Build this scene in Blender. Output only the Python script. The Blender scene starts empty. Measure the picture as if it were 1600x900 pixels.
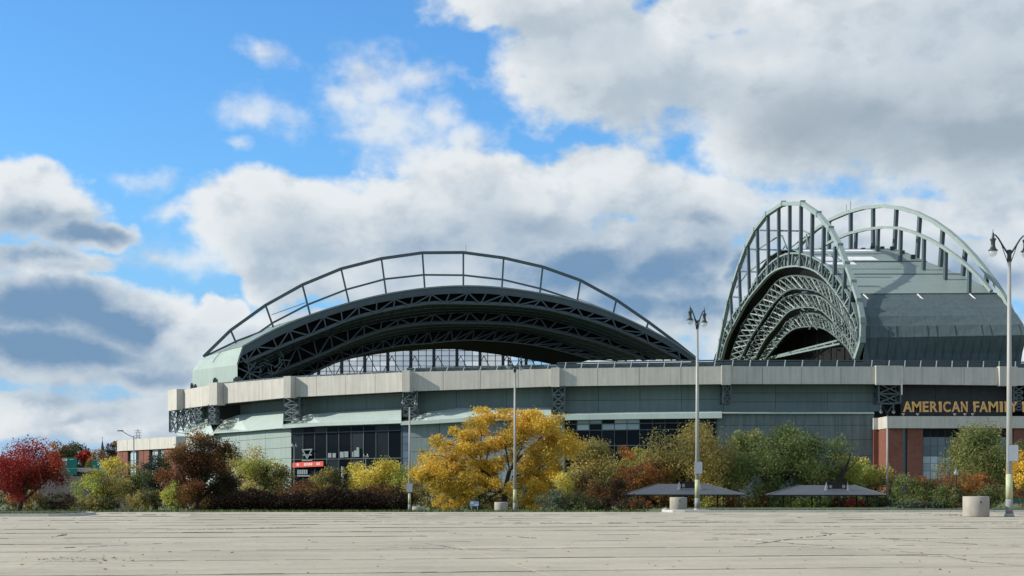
import bpy, math, random
import numpy as np
from mathutils import Vector, Matrix

SC = bpy.context.scene
COL = SC.collection
R = random.Random(7)
NR = np.random.default_rng(11)
F, YH, CH = 2200.0, 762.0, 1.5          # focal length (px of the 1600 px photo), horizon row, eye height

# ------------------------------------------------------------------ camera
cam_d = bpy.data.cameras.new('camera'); cam = bpy.data.objects.new('camera', cam_d); COL.objects.link(cam)
cam.location = (0, 0, CH); cam.rotation_euler = (math.radians(90), 0, 0)
cam_d.sensor_width = 36; cam_d.lens = F / 1600 * 36
cam_d.shift_y = (YH - 450) / 1600
cam_d.clip_start = 0.5; cam_d.clip_end = 20000
SC.camera = cam
SC.render.resolution_x, SC.render.resolution_y = 1600, 900
SC.view_settings.view_transform = 'Standard'; SC.view_settings.look = 'None'
SC.view_settings.exposure = 0.0; SC.view_settings.gamma = 1.0
SC.cycles.max_bounces = 6; SC.cycles.transparent_max_bounces = 16

# ------------------------------------------------------------------ sun
SUN_EL, SUN_B = math.radians(29), math.radians(1.8)     # elevation; bearing from due left towards the viewer
S = Vector((-math.cos(SUN_B) * math.cos(SUN_EL), -math.sin(SUN_B) * math.cos(SUN_EL), math.sin(SUN_EL)))
sd = bpy.data.lights.new('sun', 'SUN'); sd.energy = 5.0; sd.angle = math.radians(0.53); sd.color = (1.0, 0.93, 0.82)
sun = bpy.data.objects.new('sun', sd); COL.objects.link(sun)
sun.rotation_euler = S.to_track_quat('Z', 'Y').to_euler(); sun.location = (-60, -20, 60)

# ------------------------------------------------------------------ world: sky texture and clouds by direction
W = bpy.data.worlds.new('World'); SC.world = W; W.use_nodes = True
nt = W.node_tree; nt.nodes.clear(); L = nt.links.new
def N(t, **k):
    n = nt.nodes.new(t)
    for a, b in k.items(): setattr(n, a, b)
    return n
def put(sock, v):
    if isinstance(v, bpy.types.NodeSocket): L(v, sock)
    else: sock.default_value = v
def m_(op, a, b=None, c=None, clamp=False):
    n = N('ShaderNodeMath', operation=op); n.use_clamp = clamp
    put(n.inputs[0], a)
    if b is not None: put(n.inputs[1], b)
    if c is not None: put(n.inputs[2], c)
    return n.outputs[0]
def v_(op, a, b=None):
    n = N('ShaderNodeVectorMath', operation=op); put(n.inputs[0], a)
    if b is not None: put(n.inputs[1], b)
    return n.outputs['Value'] if op in ('LENGTH', 'DOT_PRODUCT') else n.outputs[0]
def ss(x, a, b):
    n = N('ShaderNodeMapRange', interpolation_type='SMOOTHSTEP'); put(n.inputs['Value'], x)
    n.inputs['From Min'].default_value = a; n.inputs['From Max'].default_value = b
    return n.outputs['Result']
def mixc(f, a, b, bt='MIX'):
    n = N('ShaderNodeMix', data_type='RGBA', blend_type=bt); put(n.inputs[0], f)
    for s_, v in ((n.inputs[6], a), (n.inputs[7], b)):
        if isinstance(v, tuple): s_.default_value = (*v, 1)
        else: L(v, s_)
    return n.outputs[2]
tc = N('ShaderNodeTexCoord'); D = tc.outputs['Generated']
sp = N('ShaderNodeSeparateXYZ'); L(D, sp.inputs[0])
az = m_('ARCTAN2', sp.outputs[0], sp.outputs[1]); el = m_('ARCSINE', sp.outputs[2])
cb = N('ShaderNodeCombineXYZ'); L(az, cb.inputs[0]); L(el, cb.inputs[1]); AE = cb.outputs[0]
def noise(vec, scale, detail=6, rough=0.55, col=False, dist=0.0):
    n = N('ShaderNodeTexNoise'); L(vec, n.inputs['Vector']); n.inputs['Scale'].default_value = scale
    n.inputs['Detail'].default_value = detail; n.inputs['Roughness'].default_value = rough
    n.inputs['Distortion'].default_value = dist
    return n.outputs['Color' if col else 'Fac']
stretch = v_('MULTIPLY', D, (1, 1, 1.35))
wob = v_('MULTIPLY', v_('SUBTRACT', noise(stretch, 9, 5, 0.6, True), (0.5, 0.5, 0.5)), (0.075, 0.05, 0))
AW = v_('ADD', AE, wob)
def field(blobs, vec):
    acc = None
    for cx, cy, rx, ry in blobs:
        a = math.atan((cx - 800) / F); e = math.atan((YH - cy) / F * math.cos(a))
        l = v_('LENGTH', v_('MULTIPLY', v_('SUBTRACT', vec, (a, e, 0)), (F / rx, F / ry, 0)))
        if acc is None: acc = l
        else: acc = m_('SMOOTH_MIN', acc, l, 0.12)
    return m_('SUBTRACT', 1.0, acc)
CLOUD = [(880, 15, 190, 55), (1010, 95, 250, 105), (1260, 120, 330, 150), (1560, 170, 300, 152), (1480, 10, 400, 110), (1120, 12, 150, 60),
         (440, 345, 150, 72), (640, 372, 190, 80), (800, 330, 170, 80), (960, 282, 130, 60), (1075, 318, 110, 50), (880, 410, 300, 92), (1050, 425, 120, 70), (440, 440, 62, 66), (560, 420, 180, 60),
         (20, 325, 110, 64), (120, 365, 86, 32), (60, 415, 110, 28), (60, 490, 180, 66), (200, 515, 112, 54), (300, 545, 80, 40), (60, 560, 260, 46), (230, 585, 150, 36), (40, 665, 210, 34), (210, 655, 110, 40), (350, 500, 50, 26),
         (1400, 350, 190, 44), (1545, 415, 130, 54), (1600, 330, 130, 44), (1160, 410, 46, 40), (1110, 475, 80, 36), (1580, 560, 100, 60),
         (600, 560, 260, 60), (950, 540, 150, 50), (1000, 480, 120, 44)]
WISP = [(575, 130, 52, 48), (600, 200, 80, 46), (660, 255, 80, 34), (740, 225, 46, 34), (415, 98, 36, 22), (385, 190, 56, 32), (520, 160, 46, 24), (368, 235, 22, 12), (690, 190, 44, 24),
        (240, 410, 120, 30), (230, 285, 34, 14), (265, 330, 36, 16), (1300, 320, 110, 18), (1180, 375, 50, 26), (1120, 520, 60, 30), (130, 600, 190, 30), (640, 120, 40, 24)]
DARK = [(1320, 190, 290, 62, .95), (1550, 225, 210, 62, 1.2), (1160, 150, 150, 46, .6), (1450, 120, 140, 50, .6),
        (1060, 428, 125, 60, 2.2), (930, 428, 130, 36, 1.5), (700, 385, 90, 34, .6), (600, 440, 120, 22, .5), (1000, 380, 60, 24, .9), (820, 360, 80, 26, .5),
        (60, 378, 120, 36, 1.5), (150, 372, 50, 18, 1.2), (60, 495, 200, 54, 1.6), (215, 520, 100, 44, 1.6), (30, 590, 150, 16, .9), (250, 590, 110, 22, .9), (150, 645, 60, 14, .6),
        (1560, 430, 110, 30, .8), (690, 215, 50, 16, .4), (40, 690, 60, 12, .5), (480, 370, 60, 26, .3)]
n1 = noise(stretch, 11, 10, 0.54); n2 = noise(stretch, 42, 6, 0.55)
e1 = m_('SUBTRACT', n1, 0.5); e2 = m_('SUBTRACT', n2, 0.5)
edge = m_('ADD', m_('MULTIPLY_ADD', e1, 1.5, m_('MULTIPLY', e2, 0.55)), 0.05)
Fc = m_('ADD', field(CLOUD, AW), edge)
Fw = m_('ADD', field(WISP, AW), m_('MULTIPLY_ADD', e1, 3.4, m_('MULTIPLY', e2, 2.4)))
wispmask = m_('MULTIPLY', ss(Fw, -0.55, 1.35), 0.86)
gen = m_('SUBTRACT', m_('MULTIPLY', noise(stretch, 3.2, 8, 0.55), 3.0), 1.35)
inside = m_('MULTIPLY', ss(m_('ABSOLUTE', az), 0.50, 0.36), ss(el, 0.50, 0.36))
Fa = m_('ADD', m_('MULTIPLY', Fc, inside), m_('MULTIPLY', gen, m_('SUBTRACT', 1.0, inside)))
cm0 = ss(Fa, -0.08, 0.26)
OFS = (-0.022, -0.002, 0.026)                              # a step towards the sun: cloud that lies that way shades this part
So = v_('ADD', stretch, OFS)
eo = m_('MULTIPLY_ADD', m_('SUBTRACT', noise(So, 11, 10, 0.54), 0.5), 1.7, m_('MULTIPLY', m_('SUBTRACT', noise(So, 42, 6, 0.55), 0.5), 0.6))
Fo = m_('ADD', m_('ADD', field(CLOUD, v_('ADD', AW, (-0.022, 0.022, 0))), eo), 0.05)
lum = m_('MULTIPLY_ADD', ss(Fo, 0.80, -0.30), 0.68, 0.32)
cmask = m_('SUBTRACT', 1.0, m_('MULTIPLY', m_('SUBTRACT', 1.0, cm0), m_('SUBTRACT', 1.0, m_('MULTIPLY', wispmask, inside))))
haz = ss(el, 0.27, 0.02); haz2 = ss(el, 0.09, -0.01)
n3 = noise(v_('ADD', stretch, (-0.016, -0.002, 0.015)), 11, 10, 0.54)
n4 = noise(v_('ADD', stretch, (-0.006, -0.001, 0.006)), 42, 6, 0.55)
relief = m_('MULTIPLY_ADD', m_('SUBTRACT', n2, n4), 0.22, m_('SUBTRACT', n1, n3))
AD = v_('ADD', AE, v_('MULTIPLY', v_('SUBTRACT', noise(stretch, 7, 7, 0.6, True), (0.5, 0.5, 0.5)), (0.16, 0.085, 0)))
acc = None
for cx, cy, rx, ry, wt in DARK:
    a = math.atan((cx - 800) / F); e = math.atan((YH - cy) / F * math.cos(a))
    l = v_('LENGTH', v_('MULTIPLY', v_('SUBTRACT', AD, (a, e, 0)), (F / rx / 1.6, F / ry / 1.7, 0)))
    g = m_('MULTIPLY', ss(l, 1.05, 0.05), wt); acc = g if acc is None else m_('SMOOTH_MAX', acc, g, 0.2)
dk = m_('MULTIPLY_ADD', e1, 0.8, acc)
dk = m_('ADD', m_('MULTIPLY', ss(dk, -0.05, 1.25), ss(Fa, 0.0, 0.75)), m_('MULTIPLY', ss(m_('SUBTRACT', 0.0, relief), -0.02, 0.12), 0.22), clamp=True)
bright = m_('MULTIPLY_ADD', relief, 1.3, lum, clamp=True)
litc = mixc(bright, (0.47, 0.56, 0.64), (0.84, 0.87, 0.88))
blu = ss(el, 0.23, 0.15)              # cooler shadow sides in the lower left banks
darkc = mixc(blu, (0.36, 0.43, 0.49), (0.18, 0.305, 0.475))
ccol = mixc(dk, litc, darkc)
sky = N('ShaderNodeTexSky', sky_type='NISHITA'); sky.sun_disc = False
sky.sun_elevation = SUN_EL; sky.sun_rotation = math.atan2(S.x, S.y)
sky.altitude = 200; sky.air_density = 1.25; sky.dust_density = 0.25; sky.ozone_density = 1.6
SKYK = 0.125
skyc = mixc(1.0, sky.outputs[0], (SKYK * 0.56, SKYK * 1.06, SKYK * 1.56), 'MULTIPLY')
skyh = mixc(m_('MULTIPLY', haz2, 0.6), mixc(m_('MULTIPLY', haz, 0.9), skyc, (0.26, 0.51, 0.82)), (0.48, 0.62, 0.76))
fin = mixc(m_('MULTIPLY', cmask, 0.96), skyh, ccol)
bg = N('ShaderNodeBackground'); L(fin, bg.inputs[0]); bg.inputs[1].default_value = 1.0
wo = N('ShaderNodeOutputWorld'); L(bg.outputs[0], wo.inputs[0])

# ------------------------------------------------------------------ helpers
def P(px, py, d): return Vector(((px - 800) / F * d, d, CH + (YH - py) / F * d))
def X(px, d): return (px - 800) / F * d
def Z(py, d): return CH + (YH - py) / F * d
def terrain(x, d):
    if d < 88: return 0.0
    px = 800 + F * x / d
    k = 0.017 + (0.0112 - 0.017) * min(1, max(0, (px - 940) / 120))
    return -k * (min(d, 235) - 88)

MAT = {}
def mat(name, col, rough=0.7, metal=0.0, var=0.12, scale=0.6, bump=0.0, bscale=20, spec=0.4, streak=0.0, rnd=0.0, detail=5):
    m = bpy.data.materials.new(name); m.use_nodes = True; t = m.node_tree; b = t.nodes['Principled BSDF']; l = t.links.new
    b.inputs['Roughness'].default_value = rough; b.inputs['Metallic'].default_value = metal
    b.inputs['Specular IOR Level'].default_value = spec
    g = t.nodes.new('ShaderNodeNewGeometry')
    n = t.nodes.new('ShaderNodeTexNoise'); n.inputs['Scale'].default_value = scale; n.inputs['Detail'].default_value = detail; n.inputs['Roughness'].default_value = 0.65
    l(g.outputs['Position'], n.inputs['Vector'])
    r = t.nodes.new('ShaderNodeMapRange'); l(n.outputs['Fac'], r.inputs['Value']); r.inputs['From Min'].default_value = 0.3; r.inputs['From Max'].default_value = 0.7
    r.inputs['To Min'].default_value = 1 - var; r.inputs['To Max'].default_value = 1 + var
    last = r.outputs[0]
    def mul(a, bb):
        q = t.nodes.new('ShaderNodeMath'); q.operation = 'MULTIPLY'; l(a, q.inputs[0]); l(bb, q.inputs[1]); return q.outputs[0]
    if streak:
        mp = t.nodes.new('ShaderNodeMapping'); mp.inputs['Scale'].default_value = (1.1, 1.1, 0.06); l(g.outputs['Position'], mp.inputs[0])
        n2_ = t.nodes.new('ShaderNodeTexNoise'); n2_.inputs['Scale'].default_value = 1.0; n2_.inputs['Detail'].default_value = 6; n2_.inputs['Roughness'].default_value = 0.7; l(mp.outputs[0], n2_.inputs['Vector'])
        r2 = t.nodes.new('ShaderNodeMapRange'); l(n2_.outputs['Fac'], r2.inputs['Value']); r2.inputs['From Min'].default_value = 0.35; r2.inputs['From Max'].default_value = 0.6
        r2.inputs['To Min'].default_value = 1 - streak; r2.inputs['To Max'].default_value = 1.03; last = mul(last, r2.outputs[0])
    if rnd:
        oi = t.nodes.new('ShaderNodeObjectInfo'); r3 = t.nodes.new('ShaderNodeMapRange'); l(oi.outputs['Random'], r3.inputs['Value'])
        r3.inputs['To Min'].default_value = 1 - rnd; r3.inputs['To Max'].default_value = 1 + rnd; last = mul(last, r3.outputs[0])
    mx = t.nodes.new('ShaderNodeVectorMath'); mx.operation = 'SCALE'; mx.inputs[0].default_value = col; l(last, mx.inputs['Scale'])
    l(mx.outputs[0], b.inputs['Base Color'])
    if bump:
        nb = t.nodes.new('ShaderNodeTexNoise'); nb.inputs['Scale'].default_value = bscale; nb.inputs['Detail'].default_value = 6; l(g.outputs['Position'], nb.inputs['Vector'])
        bp = t.nodes.new('ShaderNodeBump'); bp.inputs['Strength'].default_value = bump; bp.inputs['Distance'].default_value = 0.02
        l(nb.outputs['Fac'], bp.inputs['Height']); l(bp.outputs[0], b.inputs['Normal'])
    MAT[name] = m; return m

mat('concrete_lot', (0.435, 0.394, 0.292), 0.9, var=0.13, scale=0.22, bump=0.5, bscale=9, rnd=0.045, detail=9)
def worn(m):          # broad stains and tyre-worn bands running with the slabs, plus fine speckle
    t = m.node_tree; l = t.links.new; b = t.nodes['Principled BSDF']; src = b.inputs['Base Color'].links[0].from_socket; g = t.nodes.new('ShaderNodeNewGeometry')
    last = src
    for sc_, rot, lo, hi, a, bb in [((0.05, 0.75, 1), -9.5, .35, .7, .86, 1.06), ((0.25, 2.6, 1), -9.5, .3, .7, .92, 1.05), ((6, 6, 6), 0, .3, .7, .88, 1.10), ((1.3, 1.3, 1), 20, .54, .68, 1.0, .84)]:
        mp = t.nodes.new('ShaderNodeMapping'); mp.vector_type = 'POINT'; mp.inputs['Rotation'].default_value = (0, 0, math.radians(rot)); mp.inputs['Scale'].default_value = (1, 1, 1); l(g.outputs['Position'], mp.inputs[0])
        v = t.nodes.new('ShaderNodeVectorMath'); v.operation = 'MULTIPLY'; v.inputs[1].default_value = sc_; l(mp.outputs[0], v.inputs[0])
        n = t.nodes.new('ShaderNodeTexNoise'); n.inputs['Scale'].default_value = 1; n.inputs['Detail'].default_value = 7; n.inputs['Roughness'].default_value = .65; l(v.outputs[0], n.inputs['Vector'])
        r = t.nodes.new('ShaderNodeMapRange'); r.inputs['From Min'].default_value = lo; r.inputs['From Max'].default_value = hi; r.inputs['To Min'].default_value = a; r.inputs['To Max'].default_value = bb; l(n.outputs['Fac'], r.inputs['Value'])
        k = t.nodes.new('ShaderNodeVectorMath'); k.operation = 'SCALE'; l(last, k.inputs[0]); l(r.outputs[0], k.inputs['Scale']); last = k.outputs[0]
    l(last, b.inputs['Base Color'])
worn(MAT['concrete_lot'])
mat('joint', (0.14, 0.132, 0.105), 0.95, var=0.75, scale=0.35)
mat('concrete_kerb', (0.46, 0.45, 0.41), 0.9, var=0.15, scale=1.2)
mat('precast', (0.52, 0.50, 0.44), 0.85, var=0.07, scale=0.25, streak=0.17, rnd=0.04)
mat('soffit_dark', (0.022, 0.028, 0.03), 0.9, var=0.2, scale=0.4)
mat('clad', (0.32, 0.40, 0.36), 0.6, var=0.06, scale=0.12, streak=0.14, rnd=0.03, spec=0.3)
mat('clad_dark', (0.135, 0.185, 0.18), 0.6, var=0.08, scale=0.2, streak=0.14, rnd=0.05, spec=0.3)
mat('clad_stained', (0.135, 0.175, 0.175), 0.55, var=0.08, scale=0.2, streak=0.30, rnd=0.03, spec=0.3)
mat('roof_metal', (0.20, 0.25, 0.225), 0.5, var=0.06, scale=0.12, spec=0.4, rnd=0.04)
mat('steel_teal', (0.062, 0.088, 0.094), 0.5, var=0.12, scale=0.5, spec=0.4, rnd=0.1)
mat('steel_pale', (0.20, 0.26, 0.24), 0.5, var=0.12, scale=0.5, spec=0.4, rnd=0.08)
mat('clad_light', (0.44, 0.53, 0.48), 0.5, var=0.06, scale=0.12, streak=0.06, rnd=0.03, spec=0.4)
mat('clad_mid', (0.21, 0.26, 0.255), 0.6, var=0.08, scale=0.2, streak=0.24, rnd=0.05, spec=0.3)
mat('clad_shell_shade', (0.088, 0.122, 0.126), 0.6, var=0.06, scale=0.15, streak=0.22, rnd=0.02, spec=0.3)  # darker than the other cladding: shade on the lower shell put into the colour
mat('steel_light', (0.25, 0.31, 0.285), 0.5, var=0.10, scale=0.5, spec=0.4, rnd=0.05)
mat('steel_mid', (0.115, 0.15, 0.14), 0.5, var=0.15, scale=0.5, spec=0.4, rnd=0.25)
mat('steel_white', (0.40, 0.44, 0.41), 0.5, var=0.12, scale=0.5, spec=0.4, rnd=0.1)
mat('steel_dark', (0.022, 0.03, 0.033), 0.6, var=0.2, scale=0.5)
mat('interior_shade', (0.006, 0.007, 0.008), 0.95, var=0.3, scale=0.2)  # near black: deep shade inside the roofs put into the colour
mat('membrane', (0.72, 0.74, 0.74), 0.6, var=0.08, scale=0.3, rnd=0.06)
mat('mullion', (0.08, 0.10, 0.10), 0.5, var=0.05)
mat('pole_grey', (0.33, 0.33, 0.30), 0.45, var=0.06, scale=1.5, spec=0.5)
mat('pole_yellow', (0.44, 0.46, 0.27), 0.7, var=0.12, scale=3)
mat('pole_base', (0.25, 0.25, 0.24), 0.8, var=0.25, scale=4)
mat('lantern_dark', (0.03, 0.045, 0.04), 0.4, var=0.1)
mat('plate', (0.50, 0.53, 0.55), 0.4, var=0.05)
mat('planter', (0.36, 0.33, 0.28), 0.85, var=0.12, scale=2.5, bump=0.3, bscale=30, streak=0.10)
mat('shelter_roof', (0.075, 0.085, 0.095), 0.6, var=0.10, scale=1.5, rnd=0.05)
mat('shelter_trim', (0.16, 0.17, 0.17), 0.6)
mat('black_metal', (0.015, 0.016, 0.018), 0.5, var=0.1)
mat('bark', (0.045, 0.036, 0.028), 0.95, var=0.35, scale=4)
mat('bark_grey', (0.11, 0.095, 0.08), 0.95, var=0.3, scale=4)
mat('soil', (0.06, 0.045, 0.03), 0.95, var=0.3, scale=2)
mat('sign_green', (0.0, 0.16, 0.12), 0.5, var=0.04)
mat('white_paint', (0.78, 0.78, 0.76), 0.5, var=0.03)
mat('sign_blue', (0.35, 0.42, 0.72), 0.5, var=0.05)
mat('banner_red', (0.72, 0.10, 0.06), 0.6, var=0.05)
mat('gold', (0.50, 0.30, 0.09), 0.45, var=0.06, spec=0.5)
mat('galvanised', (0.42, 0.43, 0.44), 0.5, var=0.12, scale=1)
mat('stone_wall', (0.20, 0.17, 0.15), 0.9, var=0.2, scale=0.5, streak=0.15)
mat('blue_tile', (0.07, 0.11, 0.16), 0.4, var=0.2, scale=0.6, rnd=0.2)
mat('display', (0.22, 0.27, 0.27), 0.6, var=0.2, scale=2)
mat('bin_green', (0.01, 0.10, 0.07), 0.5)

def brick_mat():
    m = bpy.data.materials.new('brick'); m.use_nodes = True; t = m.node_tree; b = t.nodes['Principled BSDF']; l = t.links.new
    g = t.nodes.new('ShaderNodeNewGeometry'); br = t.nodes.new('ShaderNodeTexBrick')
    sx = t.nodes.new('ShaderNodeSeparateXYZ'); l(g.outputs['Position'], sx.inputs[0])
    ad = t.nodes.new('ShaderNodeMath'); l(sx.outputs[0], ad.inputs[0]); l(sx.outputs[1], ad.inputs[1])
    cx = t.nodes.new('ShaderNodeCombineXYZ'); l(ad.outputs[0], cx.inputs[0]); l(sx.outputs[2], cx.inputs[1]); l(cx.outputs[0], br.inputs['Vector'])
    br.inputs['Color1'].default_value = (0.27, 0.085, 0.05, 1); br.inputs['Color2'].default_value = (0.20, 0.06, 0.04, 1); br.inputs['Mortar'].default_value = (0.28, 0.2, 0.16, 1)
    br.inputs['Scale'].default_value = 1.0; br.inputs['Brick Width'].default_value = 0.6; br.inputs['Row Height'].default_value = 0.2; br.inputs['Mortar Size'].default_value = 0.012
    n = t.nodes.new('ShaderNodeTexNoise'); n.inputs['Scale'].default_value = 0.5; l(g.outputs['Position'], n.inputs['Vector'])
    mx = t.nodes.new('ShaderNodeMix'); mx.data_type = 'RGBA'; mx.blend_type = 'MULTIPLY'; mx.inputs[0].default_value = 0.5
    l(br.outputs[0], mx.inputs[6]); l(n.outputs['Fac'], mx.inputs[7]); l(mx.outputs[2], b.inputs['Base Color']); b.inputs['Roughness'].default_value = 0.9
    MAT['brick'] = m
brick_mat()
def glass_mat(name, col, rough, spec, alpha=1.0):
    m = bpy.data.materials.new(name); m.use_nodes = True; b = m.node_tree.nodes['Principled BSDF']
    t = m.node_tree; oi = t.nodes.new('ShaderNodeObjectInfo'); r = t.nodes.new('ShaderNodeMapRange'); t.links.new(oi.outputs['Random'], r.inputs['Value'])
    r.inputs['To Min'].default_value = 0.6; r.inputs['To Max'].default_value = 1.5
    v = t.nodes.new('ShaderNodeVectorMath'); v.operation = 'SCALE'; v.inputs[0].default_value = col; t.links.new(r.outputs[0], v.inputs['Scale']); t.links.new(v.outputs[0], b.inputs['Base Color'])
    b.inputs['Roughness'].default_value = rough; b.inputs['Specular IOR Level'].default_value = spec; b.inputs['Alpha'].default_value = alpha
    MAT[name] = m
glass_mat('glass_dark', (0.008, 0.012, 0.016), 0.08, 0.06)
glass_mat('glass_blue', (0.07, 0.12, 0.15), 0.1, 0.6)
glass_mat('glass_pale', (0.30, 0.38, 0.40), 0.12, 0.8)
glass_mat('glass_clear', (0.5, 0.55, 0.58), 0.1, 0.5, 0.18)
glass_mat('lantern_glass', (0.42, 0.45, 0.45), 0.15, 0.8, 0.38)

def leaf_mat():
    m = bpy.data.materials.new('leaf'); m.use_nodes = True; t = m.node_tree; l = t.links.new; b = t.nodes['Principled BSDF']; out = t.nodes['Material Output']
    a = t.nodes.new('ShaderNodeAttribute'); a.attribute_name = 'leaf_colour'
    l(a.outputs['Color'], b.inputs['Base Color']); b.inputs['Roughness'].default_value = 0.65; b.inputs['Specular IOR Level'].default_value = 0.25
    tr = t.nodes.new('ShaderNodeBsdfTranslucent'); l(a.outputs['Color'], tr.inputs[0])
    mx = t.nodes.new('ShaderNodeMixShader'); mx.inputs[0].default_value = 0.38; l(b.outputs[0], mx.inputs[1]); l(tr.outputs[0], mx.inputs[2]); l(mx.outputs[0], out.inputs[0])
    MAT['leaf'] = m
leaf_mat()
def grass_mat():
    m = bpy.data.materials.new('grass'); m.use_nodes = True; t = m.node_tree; l = t.links.new; b = t.nodes['Principled BSDF']
    g = t.nodes.new('ShaderNodeNewGeometry'); n = t.nodes.new('ShaderNodeTexNoise'); n.inputs['Scale'].default_value = 0.7; n.inputs['Detail'].default_value = 10; n.inputs['Roughness'].default_value = 0.75
    l(g.outputs['Position'], n.inputs['Vector']); c = t.nodes.new('ShaderNodeValToRGB'); l(n.outputs['Fac'], c.inputs[0])
    c.color_ramp.elements[0].position = 0.35; c.color_ramp.elements[0].color = (0.045, 0.075, 0.02, 1); c.color_ramp.elements[1].position = 0.68; c.color_ramp.elements[1].color = (0.13, 0.15, 0.045, 1)
    l(c.outputs[0], b.inputs['Base Color']); b.inputs['Roughness'].default_value = 0.95; MAT['grass'] = m
grass_mat()

def origin(o):
    v = Vector((0, 0, 0))
    while o is not None: v += o.location; o = o.parent
    return v
def empty(name, loc=(0, 0, 0), label=None, cat=None, group=None, kind=None):
    o = bpy.data.objects.new(name, None); COL.objects.link(o); o.location = loc; o.empty_display_size = 0.5
    return tag(o, label, cat, group, kind)
def tag(o, label=None, cat=None, group=None, kind=None):
    if label: o['label'] = label
    if cat: o['category'] = cat
    if group: o['group'] = group
    if kind: o['kind'] = kind
    return o
class MB:
    def __init__(s): s.v = []; s.f = []
    def poly(s, pts):
        n = len(s.v); s.v += [tuple(p) for p in pts]; s.f.append(tuple(range(n, n + len(pts))))
    def hexa(s, a, b):          # two matching quads (bottom a0..a3, top b0..b3)
        n = len(s.v); s.v += [tuple(p) for p in a] + [tuple(p) for p in b]
        for q in ((3, 2, 1, 0), (4, 5, 6, 7), (0, 1, 5, 4), (1, 2, 6, 5), (2, 3, 7, 6), (3, 0, 4, 7)): s.f.append(tuple(n + i for i in q))
    def box(s, x0, x1, y0, y1, z0, z1):
        s.hexa([(x0, y0, z0), (x1, y0, z0), (x1, y1, z0), (x0, y1, z0)], [(x0, y0, z1), (x1, y0, z1), (x1, y1, z1), (x0, y1, z1)])
    def slab(s, a, b, z0a, z1a, z0b, z1b, thick):      # wall piece between plan points a and b, thickness towards the back
        a = Vector((a[0], a[1], 0)); b = Vector((b[0], b[1], 0)); t = (b - a).normalized(); n = Vector((-t.y, t.x, 0)) * thick
        def q(p, z): return (p.x, p.y, z)
        s.hexa([q(a, z0a), q(b, z0b), q(b + n, z0b), q(a + n, z0a)], [q(a, z1a), q(b, z1b), q(b + n, z1b), q(a + n, z1a)])
    def bar(s, p, q, w, h=None, up=Vector((0, 0, 1))):
        h = h or w; p = Vector(p); q = Vector(q); t = (q - p)
        if t.length < 1e-6: return
        t.normalize(); a = t.cross(up)
        if a.length < 1e-3: a = t.cross(Vector((1, 0, 0)))
        a.normalize(); b = a.cross(t).normalized(); a = a * w / 2; b = b * h / 2
        s.hexa([p - a - b, p + a - b, p + a + b, p - a + b], [q - a - b, q + a - b, q + a + b, q - a + b])
    def tube(s, pts, rad, n=8, cap=True):
        pts = [Vector(p) for p in pts]
        if not hasattr(rad, '__len__'): rad = [rad] * len(pts)
        base = len(s.v); ref = Vector((0.37, 0.91, 0.17)).normalized()
        for i, p in enumerate(pts):
            t = (pts[min(i + 1, len(pts) - 1)] - pts[max(i - 1, 0)]).normalized(); a = t.cross(ref)
            if a.length < 1e-3: a = t.cross(Vector((1, 0, 0)))
            a.normalize(); b = t.cross(a)
            for k in range(n):
                an = 2 * math.pi * k / n; s.v.append(tuple(p + (a * math.cos(an) + b * math.sin(an)) * rad[i]))
        for i in range(len(pts) - 1):
            for k in range(n):
                k2 = (k + 1) % n; s.f.append((base + i * n + k, base + i * n + k2, base + (i + 1) * n + k2, base + (i + 1) * n + k))
        if cap:
            s.f.append(tuple(base + k for k in reversed(range(n)))); s.f.append(tuple(base + (len(pts) - 1) * n + k for k in range(n)))
    def lathe(s, c, prof, n=16):                       # prof: list of (radius, z) about the vertical through c
        base = len(s.v); m = len(prof)
        for r, z in prof:
            for k in range(n):
                an = 2 * math.pi * k / n; s.v.append((c[0] + r * math.cos(an), c[1] + r * math.sin(an), c[2] + z))
        for i in range(m - 1):
            for k in range(n):
                k2 = (k + 1) % n; s.f.append((base + i * n + k, base + i * n + k2, base + (i + 1) * n + k2, base + (i + 1) * n + k))
        s.f.append(tuple(base + k for k in reversed(range(n)))); s.f.append(tuple(base + (m - 1) * n + k for k in range(n)))
    def ribbon(s, A, B):
        n = len(s.v); s.v += [tuple(p) for p in A] + [tuple(p) for p in B]; k = len(A)
        for i in range(k - 1): s.f.append((n + i, n + i + 1, n + k + i + 1, n + k + i))
    def build(s, name, material, parent=None, smooth=False, label=None, kind=None, loc=None):
        me = bpy.data.meshes.new(name); o_ = origin(parent) if parent else (Vector(loc) if loc is not None else Vector((0, 0, 0)))
        me.from_pydata([(v[0] - o_.x, v[1] - o_.y, v[2] - o_.z) for v in s.v], [], s.f)
        me.materials.append(MAT[material])
        if smooth: me.polygons.foreach_set('use_smooth', [True] * len(me.polygons))
        me.update(); o = bpy.data.objects.new(name, me); COL.objects.link(o)
        if parent: o.parent = parent
        elif loc is not None: o.location = loc
        if label: o['label'] = label
        if kind: o['kind'] = kind
        return o
def kids(o): return [c for c in bpy.data.objects if c.parent == o]
def copy_tree(o, parent=None, cache=None):
    if cache is None:
        cache = {}
        for c in bpy.data.objects:
            if c.parent: cache.setdefault(c.parent.name, []).append(c)
    c = o.copy(); COL.objects.link(c)
    if parent: c.parent = parent
    for ch in cache.get(o.name, []): copy_tree(ch, c, cache)
    return c
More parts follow.
